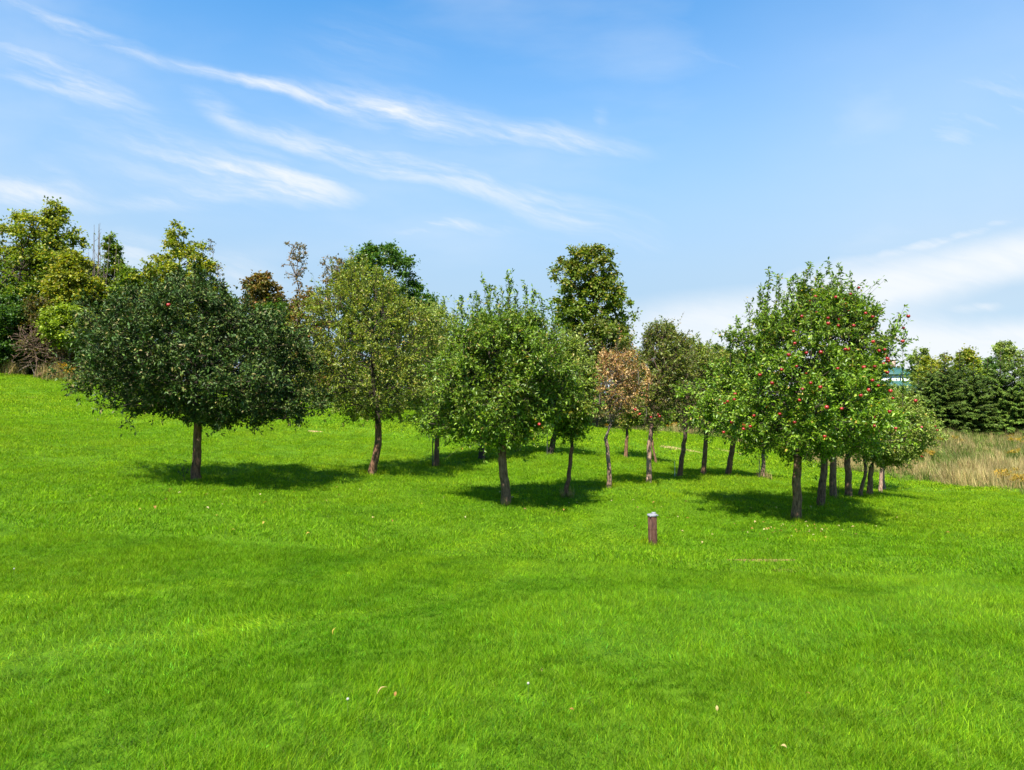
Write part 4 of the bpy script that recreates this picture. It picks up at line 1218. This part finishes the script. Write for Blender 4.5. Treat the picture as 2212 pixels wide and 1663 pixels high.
for i, (px, d, top, hw, lab) in enumerate([
        (1984, 66, 822, 40, 'short spruce at the left end of the spruce row beside the house'),
        (2012, 65, 792, 42, 'spruce second from the left end of the row, under the golden tinged tree'),
        (2042, 64, 770, 44, 'tall spruce between the golden tinged and the bright yellow green tree'),
        (2074, 65, 766, 44, 'tallest spruce directly in front of the bright yellow green tree'),
        (2104, 63, 788, 42, 'lower spruce at the left side of the dip in the spruce row'),
        (2134, 64, 782, 44, 'spruce at the right side of the dip under the pale vase shaped tree'),
        (2162, 63, 764, 44, 'tall spruce beneath the pale vase shaped tree'),
        (2192, 62, 772, 44, 'spruce just inside the right edge of the picture'),
        (2224, 62, 762, 46, 'spruce cut off by the right edge of the picture')]):
    spruce(lab, px, d, top, hw, 300 + i)

# ------------------------------------------------------------------ meadow, dry grass and goldenrod (stuff)
HC = [(.34, .26, .10), (.40, .32, .14), (.27, .20, .085), (.28, .25, .09), (.25, .17, .08)]
mead_c = bpy.data.collections.new('meadow_tufts')
for k in range(4):
    tuft(mead_c, 'a_dry_tuft%d' % k, M_HAY, [blades(RNG, 34, .22, .45, 1.05, .016, .18, .16, HC, 3), blades(RNG, 10, .2, .3, .6, .018, .3, .2, [(.08, .13, .02), (.12, .15, .03)], 3)])
for k in range(2):
    tuft(mead_c, 'b_green_tuft%d' % k, M_HAY, [blades(RNG, 34, .25, .35, .75, .022, .3, .25, [(.075, .125, .014), (.11, .165, .018), (.13, .15, .025)], 3), blades(RNG, 6, .2, .5, .8, .016, .2, .2, HC, 3)])
goldC = [(.42, .25, .014), (.36, .22, .02), (.30, .22, .03)]
for k in range(2):
    st = blades(RNG, 10, .18, .5, .8, .016, .1, .12, [(.10, .13, .025)], 3)
    hd = blades(RNG, 60, .22, .06, .16, .035, .9, .8, goldC, 2)
    hd[0][:, 2] += .52 + .22 * np.tile(RNG.random(60), len(hd[0]) // 60)
    tuft(mead_c, 'c_goldenrod%d' % k, M_HAY, [st, hd])

fx = RNG.random(80000); a = (RNG.random(80000) * 2 - 1) * .95; d = 24 + 50 * np.sqrt(fx)
mx_, my_ = a * d, d
lim = lawn_limit(mx_, my_)
r = np.hypot(mx_, my_)
inside = (r > lim - .9 + 1.4 * vnoise(mx_ * 1.3, my_ * 1.3, 44)) & (r < np.where(mx_ > 4, 76, lim + 3.2))
thin = np.where(mx_ > 4, .36, .55)
keep = inside & (RNG.random(len(r)) < thin)
x, y, r, lim = mx_[keep], my_[keep], r[keep], lim[keep]
nm = vnoise(x * .5, y * .5, 21); nm2 = vnoise(x * 1.1, y * 1.1, 22)
edge = r - lim
var = RNG.integers(0, 4, len(x))
green = (nm + .25 * (RNG.random(len(x)) - .5) > .66) | ((x > 4) & (r > 55) & (RNG.random(len(x)) < .75)) | ((edge < 2.6 * vnoise(x, y, 43)) & (x > 4) & (RNG.random(len(x)) < .75))
var[green] = RNG.integers(4, 6, int(green.sum()))
gold = (nm2 > .95) & (RNG.random(len(x)) < .4)
var[gold] = RNG.integers(6, 8, int(gold.sum()))
sc = (.60 + .5 * RNG.random(len(x))) * (.8 + .45 * vnoise(x * .9, y * .9, 41))
sc *= np.clip(.35 + edge * .35, .35, 1.0)
sc = np.where(x < 4, sc * .85, sc)
# the left margin in front of the brushwood
scl = np.stack([sc * 1.1, sc * 1.1, sc * (.8 + .4 * RNG.random(len(x)))], 1)
n = len(x)
tint = np.ones((n, 3)) * (.75 + .5 * vnoise(x * 2, y * 2, 30))[:, None] * (.85 + .3 * RNG.random((n, 1)))
la = .6 + 2 * nm; tl = .1 + .15 * RNG.random(n); spin = RNG.random(n) * 6.28
ax, ay = -tl * np.sin(la), tl * np.cos(la)
rot = np.stack([ax * np.cos(spin) + ay * np.sin(spin), -ax * np.sin(spin) + ay * np.cos(spin), spin], 1)
tag(scatter('meadow_grass', mead_c, np.stack([x, y, ground(x, y)], 1), rot, scl, var, tint, M_HAY),
    'tall tan dry meadow grass with green weeds and goldenrod at the lawn edge', 'grass', kind='stuff')

# goldenrod clumps and dry tufts of their own
def clump(name, label, spots, variants, cat, size=1.0, seed=1, tintc=(1, 1, 1)):
    rng = np.random.default_rng(seed)
    xs, ys, ss = [], [], []
    for (px, d, rad, cnt, s) in spots:
        c = ray_xy(px, d)
        th = rng.random(cnt) * 6.28; rr = rad * np.sqrt(rng.random(cnt))
        xs.append(c[0] + rr * np.cos(th)); ys.append(c[1] + rr * np.sin(th)); ss.append(np.full(cnt, s))
    x, y, s = np.concatenate(xs), np.concatenate(ys), np.concatenate(ss) * (.7 + .6 * rng.random(sum(len(q) for q in xs)))
    n = len(x)
    tag(scatter(name, mead_c, np.stack([x, y, ground(x, y)], 1), np.stack([rng.normal(size=n) * .1, rng.normal(size=n) * .1, rng.random(n) * 6.28], 1),
                np.stack([s, s, s], 1) * size, rng.choice(variants, n), np.tile(tintc, (n, 1)) * (.8 + .4 * rng.random((n, 1))), M_HAY), label, cat, kind='stuff')


clump('goldenrod', 'yellow goldenrod flowering in the dry grass by the wood and the meadow', [(152, 53.2, .9, 16, 1.5), (-6, 54.5, .8, 12, 1.7), (168, 53.0, .8, 14, 1.1), (2190, 33, .7, 14, .9), (1950, 42, .8, 12, .9), (1985, 46, .9, 14, 1), (2020, 55, .8, 10, 1)], [6, 7], 'flowers', seed=5)
clump('dry_grass', 'tufts of tan dry grass along the wood edge and round some trunks', [(15, 54.3, 1.3, 40, 1.35), (125, 53.6, 1.2, 40, 1.35), (30, 54.5, .9, 22, 1.2), (138, 53.4, .9, 26, 1.2), (172, 53.2, 1.0, 24, 1.0),
       (1093, 14.9, .16, 4, .2), (1224, 16.92, .16, 7, .28), (1646, 25.9, .35, 8, .35), (1409, 12.75, .10, 2, .14)], [0, 1, 2, 3], 'grass', seed=6)

# ------------------------------------------------------------------ small things
def obj_from(name, V, F, mat, parent=None, loc=None, smooth=False, col=None):
    return finish(name, np_mesh(name, V, F if isinstance(F, list) else [F], col, smooth), mat, parent, loc)


def box(c, s):
    c, s = np.array(c, float), np.array(s, float) / 2
    V = np.array([[x, y, z] for x in (-1, 1) for y in (-1, 1) for z in (-1, 1)], float) * s + c
    F = np.array([[0, 1, 3, 2], [4, 6, 7, 5], [0, 4, 5, 1], [2, 3, 7, 6], [0, 2, 6, 4], [1, 5, 7, 3]])
    return V, F


# rusty well pipe
def well_pipe():
    p = at(1409, 12.8)
    root = empty('well_pipe', p, 'rusty brown steel well pipe with grey metal cap standing in the lawn', 'well pipe')
    root.rotation_euler = (0, math.radians(-1.0), 0)
    m, nt, b, out = new_mat('rusty_steel')
    N, L = nt.nodes.new, nt.links.new
    tc = N('ShaderNodeTexCoord'); mp = N('ShaderNodeMapping'); mp.inputs['Scale'].default_value = (9, 9, 2.0); L(tc.outputs['Object'], mp.inputs[0])
    nz = N('ShaderNodeTexNoise'); nz.inputs['Scale'].default_value = 3; nz.inputs['Detail'].default_value = 8; nz.inputs['Roughness'].default_value = .7; L(mp.outputs[0], nz.inputs['Vector'])
    r = N('ShaderNodeValToRGB'); L(nz.outputs[0], r.inputs[0])
    r.color_ramp.elements[0].position = .33; r.color_ramp.elements[0].color = (.020, .012, .011, 1)
    r.color_ramp.elements[1].position = .75; r.color_ramp.elements[1].color = (.12, .082, .062, 1)
    e = r.color_ramp.elements.new(.52); e.color = (.066, .030, .019, 1)
    L(r.outputs[0], b.inputs['Base Color']); b.inputs['Roughness'].default_value = .8; b.inputs['Specular IOR Level'].default_value = .12
    bp = N('ShaderNodeBump'); bp.inputs['Strength'].default_value = .4; bp.inputs['Distance'].default_value = .004; L(nz.outputs[0], bp.inputs['Height']); L(bp.outputs[0], b.inputs['Normal'])
    V, F = lathe([(.083, -.1), (.083, .555), (.078, .556), (.078, .5)], 32)
    obj_from('pipe', V, F, m, root, smooth=True)
    V, F = lathe([(.0835, .300), (.0855, .302), (.0855, .309), (.0835, .311)], 32)
    obj_from('weld_seam', V, F, m, root, smooth=True)
    g = plain_material('galvanised_cap', (.27, .27, .29), .55, c2=(.18, .18, .20), nscale=30, spec=.5)
    V, F = lathe([(.084, .548), (.091, .548), (.094, .551), (.094, .576), (.091, .581), (.060, .583), (.0, .584)], 32)
    cap = obj_from('cap', V, F, g, root, smooth=False)
    V, F = lathe([(.040, .580), (.040, .610), (.037, .615), (.0, .616)], 20)
    V[:, 0] += .028
    obj_from('conduit_hub', V, F, g, cap)
    for a in (0.0, 2.1, 4.2):
        V, F = lathe([(.0, -.012), (.011, -.012), (.011, .010), (.0, .010)], 6)
        V = V[:, [2, 0, 1]] + [.104, 0, .555]
        c, s_ = math.cos(a), math.sin(a)
        V = np.stack([V[:, 0] * c - V[:, 1] * s_, V[:, 0] * s_ + V[:, 1] * c, V[:, 2]], 1)
        obj_from('bolt', V, F, g, cap)


well_pipe()


def rod(name, label, cat, px, d, h, r, mat, lean=(0, 0), k=6, wob=0.0, group=None):
    p = at(px, d)
    t = np.linspace(0, 1, 6)
    A = np.stack([lean[0] * t + wob * np.sin(t * 5), lean[1] * t, -.1 + (h + .1) * t], 1)
    V, F = tube_mesh(A, np.arange(-1, 5), np.linspace(r, r * .8, 6), 1, k)
    # cap the top
    o = obj_from(name, V, F, mat, None, p, smooth=True)
    top, Ft = lathe([(r * .8, 0), (.0001, .004)], k)
    return tag(o, label, cat, group)


M_POST = plain_material('dark_green_post', (.03, .045, .035), .6, c2=(.05, .04, .035))
M_WHITE = plain_material('white_rod_paint', (.62, .62, .60), .5, c2=(.5, .5, .48))
rod('support_post', 'dark slim support post against the trunk of the pale green apple tree', 'stake', 935, 22.7, 1.35, .022, M_POST)
rod('support_post', 'dark thin post left of the far trunk leaning right', 'stake', 1182, 26.6, 1.1, .022, M_POST)
rod('support_stake', 'short thin dark stake left of the small forked tree', 'stake', 1639, 25.6, .85, .018, M_POST)
rod('marker_rod', 'thin white rod beside the leaning trunk with dead twigs', 'stake', 1457, 22.3, .55, .010, M_WHITE)
rod('thin_stick', 'thin crooked stick rising beside the third trunk of the right row', 'stick', 1806, 20.7, .75, .008, M_TWIG, lean=(.09, 0), wob=.015)


# seedling shoot next to the first trunk
def seedling():
    p = at(399, 15.7)
    rng = np.random.default_rng(5)
    root = empty('root_sucker', p, 'leafy sucker shoot left of the dark tree trunk', 'shoot')
    T = np.array([[-.10, 0, .40], [.03, .02, .48], [.12, 0, .38], [-.04, .03, .28], [-.12, 0, .2], [.08, -.02, .22], [.0, 0, .34]])
    A, par, ids = grow(np.array([[0.02, 0, -.02], [0.01, 0, .06], [0, 0, .12]]), T, rng, step=.08)
    rad, cnt = skeleton_radii(A, par, 1, .007, .003)
    V, F = tube_mesh(A, par, rad, 1, 4)
    obj_from('stem', V, F, M_TWIG, root)
    n = 30
    src = ids[rng.integers(0, len(ids), n)]
    V, F, C = leaf_mesh(rng, A[src] + rng.normal(size=(n, 3)) * .03, rng.normal(size=(n, 3)), np.full(n, .07), np.full(n, .035), pick_cols(rng, DARKG, n))
    q = obj_from('leaves', V, F, M_LEAF, root, col=C); q['kind'] = 'stuff'


seedling()


# bare soil and straw patches
def patch(i, c, rx, ry, mat, label):
    rng = np.random.default_rng(50 + i)
    k = 28; ang = np.arange(k) * 2 * np.pi / k
    w = 1 + .18 * np.sin(3 * ang + i) + .12 * np.sin(5 * ang + 2 * i) + .07 * rng.normal(size=k)
    rings = [c[:2][None]] + [np.stack([c[0] + f * rx * w * np.cos(ang), c[1] + f * ry * w * np.sin(ang)], 1) for f in (.5, 1.0)]
    xy = np.concatenate(rings)
    V = np.column_stack([xy, ground(xy[:, 0], xy[:, 1]) + np.concatenate([[.022], np.full(k, .022), np.full(k, .006)])])
    j = np.arange(k); j2 = (j + 1) % k
    F = [np.stack([np.zeros(k, int), 1 + j, 1 + j2], 1), np.stack([1 + j, 1 + k + j, 1 + k + j2, 1 + j2], 1)]
    tag(obj_from('soil_patch', V, F, mat, smooth=True), label, kind='structure')


M_SOIL = plain_material('bare_soil', (.30, .15, .075), .95, c2=(.22, .13, .06), nscale=14, spec=.1)
M_STRAW = plain_material('mown_straw', (.44, .30, .14), .95, c2=(.30, .22, .08), nscale=5, spec=.1)
for i, (c, rx, ry) in enumerate(BARE_XY):
    patch(i, c, rx, ry, M_STRAW if i in (1, 2, 3, 4) else M_SOIL,
          ['bare brown soil spot in the front right lawn', 'pale straw spot under the dark apple tree', 'tan straw patch on the far lawn, left one', 'tan straw patch on the far lawn, right one', 'small straw spot on the upper left lawn', 'small soil spot below the bare brown spot'][i])

# fallen leaves
def leaf_obj_mesh(name, L, W, curl, cols, mat):
    t = np.linspace(0, 1, 5); w = np.array([.15, .8, 1, .65, .03]) * W / 2
    z = curl * np.sin(t * math.pi) + .004
    V = np.concatenate([np.stack([t * L, w, z + w * .5], 1), np.stack([t * L, 0 * w, z], 1), np.stack([t * L, -w, z + w * .4], 1)])
    i = np.arange(4)
    F = np.concatenate([np.stack([i, i + 5, i + 6, i + 1], 1), np.stack([i + 5, i + 10, i + 11, i + 6], 1)])
    me = np_mesh(name, V, [F], np.tile(cols, (15, 1)), smooth=True)
    me.materials.append(mat)
    return me


leafs = [leaf_obj_mesh('fallen_leaf', .075, .042, .02, c, M_DRY) for c in [(.38, .27, .05), (.40, .30, .12), (.30, .15, .04), (.44, .36, .18), (.22, .12, .05)]]
frng = np.random.default_rng(77)
spots = []
for (px, py, k, sx, sy) in [(1750, 1145, 44, 80, 18), (1690, 1150, 8, 80, 20), (500, 1085, 8, 160, 20), (700, 1060, 6, 130, 14), (1180, 1100, 9, 180, 18), (1300, 1085, 7, 120, 16),
                            (1470, 1120, 8, 120, 30), (960, 1080, 7, 120, 25), (420, 1068, 5, 60, 6), (2050, 1120, 5, 90, 30), (1600, 1090, 6, 120, 25), (600, 1120, 6, 200, 30), (1850, 1100, 5, 60, 10)]:
    for _ in range(k): spots.append((px + frng.normal() * sx, py + abs(frng.normal()) * sy * .5 + frng.normal() * sy * .4))
for (px, py) in spots:
    q = ground_hit(px, py)
    o = finish('fallen_leaf', leafs[frng.integers(0, 5)], None, None, (q[0], q[1], q[2] + .055))
    o.rotation_euler = (frng.normal() * .3, frng.normal() * .3, frng.random() * 6.28)
    s = .65 + .45 * frng.random(); o.scale = (s, s, s)
    tag(o, 'small faded yellow leaf lying on the lawn near the trees', 'leaf', 'fallen leaves on the lawn by the trees')
for (px, py, lab) in [(815, 1520, 'long curled tan leaf blade lying in the front grass'), (720, 1386, 'upright orange brown leaf in the left middle grass'),
                      (853, 1528, 'little yellow leaf beside the curled tan blade'), (1171, 1468, 'tiny orange leaf in the front centre grass'), (1240, 1556, 'orange leaf in front grass below the white clover head'),
                      (1550, 1556, 'yellow leaf in front grass right of centre'), (1965, 1423, 'orange brown leaf alone in the right front grass'), (1750, 1519, 'small pale orange leaf in the lower right grass'), (1700, 1640, 'yellow leaf close to the bottom edge of the picture')]:
    q = ground_hit(px, py)
    o = finish('fallen_leaf', leafs[frng.integers(0, 3)], None, None, (q[0], q[1], q[2] + .045))
    o.rotation_euler = (frng.normal() * .3, -.5 + frng.normal() * .3, frng.random() * 6.28)
    s = .55 if '815' not in lab else 1
    if 'long' in lab: o.scale = (.85, .2, .7); o.rotation_euler = (0, -.35, .6)
    elif 'upright' in lab: o.scale = (.7, .25, .6); o.rotation_euler = (0, -1.1, .8)
    else: o.scale = (.36, .36, .36)
    tag(o, lab, 'leaf', 'single leaves in the front grass')

M_CLOVER = plain_material('clover_white', (.32, .33, .26), .8, c2=(.30, .30, .22), nscale=60)
M_STEM = plain_material('clover_stem', (.08, .15, .03), .7)
for (px, py, lab) in [(1141, 1512, 'round white clover head in the front centre grass'), (751, 1553, 'white clover head low in the front left grass'), (30, 1250, 'white clover head at the left edge of the lawn')]:
    q = ground_hit(px, py)
    r = empty('clover_flower', q, lab, 'flower', 'white clover heads in the lawn')
    V, F = lathe([(.0, .078), (.007, .079), (.0115, .086), (.0115, .093), (.007, .1), (.0, .1015)], 9)
    V += np.random.default_rng(3).normal(size=V.shape) * .0008
    obj_from('flower_head', (V - [0, 0, .09]) * .62 + [0, 0, .088], F, M_CLOVER, r)
    V, F = lathe([(.0012, 0), (.001, .08)], 5)
    obj_from('stem', V, F, M_STEM, r)


# fallen log and boughs at the wood edge
def log_tube(name, label, pts, r0, r1, mat, cat, k=9):
    pts = np.array(pts)
    A = pts - pts[0]
    V, F = tube_mesh(A, np.arange(-1, len(A) - 1), np.linspace(r0, r1, len(A)), 1, k)
    m = len(A) - 1
    cap = np.arange(k)[None]; end = (2 * m - 1) * k + np.arange(k)[None]
    return tag(obj_from(name, V, [F, cap, end], mat, None, pts[0], smooth=True), label, cat)


def pt(px, d, h): 
    q = at(px, d); return q + [0, 0, h]


log_tube('fallen_log', 'short dark brown log lying at the edge of the wood', [pt(80, 53.2, .12), pt(88, 53.1, .32), pt(97, 53.0, .6)], .16, .13, M_BARK, 'log')
log_tube('fallen_bough', 'thin bent fallen bough left of the brown log', [pt(33, 54.0, .1), pt(42, 53.9, .45), pt(52, 53.8, .75), pt(64, 53.6, .95), pt(80, 53.4, .85)], .05, .025, M_TWIGG, 'branch', 6)
log_tube('fallen_bough', 'thin straight bough slanting up behind the brown log', [pt(74, 53.6, .2), pt(68, 53.6, .8), pt(63, 53.7, 1.3)], .035, .02, M_TWIGG, 'branch', 6)


# ------------------------------------------------------------------ house beyond the spruces
def house():
    d = 96.0; s = FPX / d
    def X(px): return (px - 1106) / s
    def Z(py): return P(0, py, d)[2]
    base = at(1935, d)
    zb = base[2]
    root = empty('house', base, 'white house with green metal roof and chimney half hidden behind trees', 'house')
    x0, x1 = X(1890) - base[0], X(1990) - base[0]
    ze, zr = Z(807) - zb, Z(788) - zb
    wall = plain_material('white_siding', (.72, .73, .75), .7, c2=(.62, .64, .67), nscale=3)
    green = plain_material('green_metal_roof', (.022, .085, .075), .55, c2=(.03, .105, .09), nscale=2, spec=.5)
    brick = plain_material('pink_brick', (.42, .27, .22), .85, c2=(.33, .22, .18), nscale=12)
    glass = plain_material('dark_window_glass', (.02, .025, .03), .1, c2=(.03, .035, .04))
    V, F = box(((x0 + x1) / 2, 3.0, ze / 2 - .5), (x1 - x0, 6.0, ze + 1.0))
    w = obj_from('wall', V, F, wall, root)
    # hipped roof
    e = .35; xm0, xm1 = x0 + 2.2, x1 - 2.4
    V = np.array([[x0 - e, -e, ze], [x1 + e, -e, ze], [x1 + e, 6 + e, ze], [x0 - e, 6 + e, ze], [xm0, 3, zr], [xm1, 3, zr],
                  [x0 - e, -e, ze - .15], [x1 + e, -e, ze - .15], [x1 + e, 6 + e, ze - .15], [x0 - e, 6 + e, ze - .15]])
    F4 = np.array([[0, 1, 5, 4], [2, 3, 4, 5], [6, 7, 1, 0], [7, 8, 2, 1], [8, 9, 3, 2], [9, 6, 0, 3], [9, 8, 7, 6]]); F3 = np.array([[1, 2, 5], [3, 0, 4]])
    rf = obj_from('roof', V, [F4, F3], green, root)
    for k in range(14):   # standing seams
        xs = x0 + (k + .5) * (x1 - x0) / 14
        t = min(1.0, max(.1, min((xs - x0 + e) / (xm0 - x0 + e), (x1 + e - xs) / (x1 + e - xm1))))
        ylo, zlo, yhi, zhi = -e, ze, -e + t * (3 + e), ze + t * (zr - ze)
        q = np.array([[xs - .03, ylo, zlo + .004], [xs + .03, ylo, zlo + .004], [xs + .03, yhi, zhi + .004], [xs - .03, yhi, zhi + .004],
                      [xs - .03, ylo, zlo + .05], [xs + .03, ylo, zlo + .05], [xs + .03, yhi, zhi + .05], [xs - .03, yhi, zhi + .05]])
        obj_from('roof_seam', q, np.array([[4, 5, 6, 7], [0, 1, 5, 4], [1, 2, 6, 5], [3, 0, 4, 7]]), green, rf)
    V, F = box((X(1951) - base[0], 2.6, zr + .1), (.62, .62, 1.3)); ch = obj_from('chimney', V, F, brick, rf)
    V, F = box((X(1951) - base[0], 2.6, zr + .80), (.76, .76, .12)); obj_from('chimney_cap', V, F, brick, ch)
    # porch roof
    zl0, zl1 = Z(822) - zb, Z(833) - zb
    V = np.array([[x0 - .5, 0.0, zl0], [x1 - .2, 0.0, zl0], [x1 + .1, -2.2, zl1], [x0 - .8, -2.2, zl1], [x0 - .5, 0.0, zl0 - .12], [x1 - .2, 0.0, zl0 - .12], [x1 + .1, -2.2, zl1 - .12], [x0 - .8, -2.2, zl1 - .12]]) - [0, .01, 0]
    obj_from('porch_roof', V, np.array([[0, 3, 2, 1], [4, 5, 6, 7], [3, 7, 6, 2], [0, 4, 7, 3], [1, 2, 6, 5]]), green, root)
    for px in (1905, 1935, 1965, 1986):
        V, F = box((X(px) - base[0], -2.0, zl1 / 2 - .3), (.14, .14, zl1 + .4)); obj_from('porch_post', V, F, wall, root)
    for px in (1972, 1981, 1925, 1945):
        V, F = box((X(px) - base[0], -.01, Z(817) - zb), (.22, .06, .62)); wf = obj_from('window', V, F, wall, root)
        V, F = box((X(px) - base[0], -.045, Z(817) - zb), (.16, .03, .55)); obj_from('pane', V, F, glass, wf)


house()
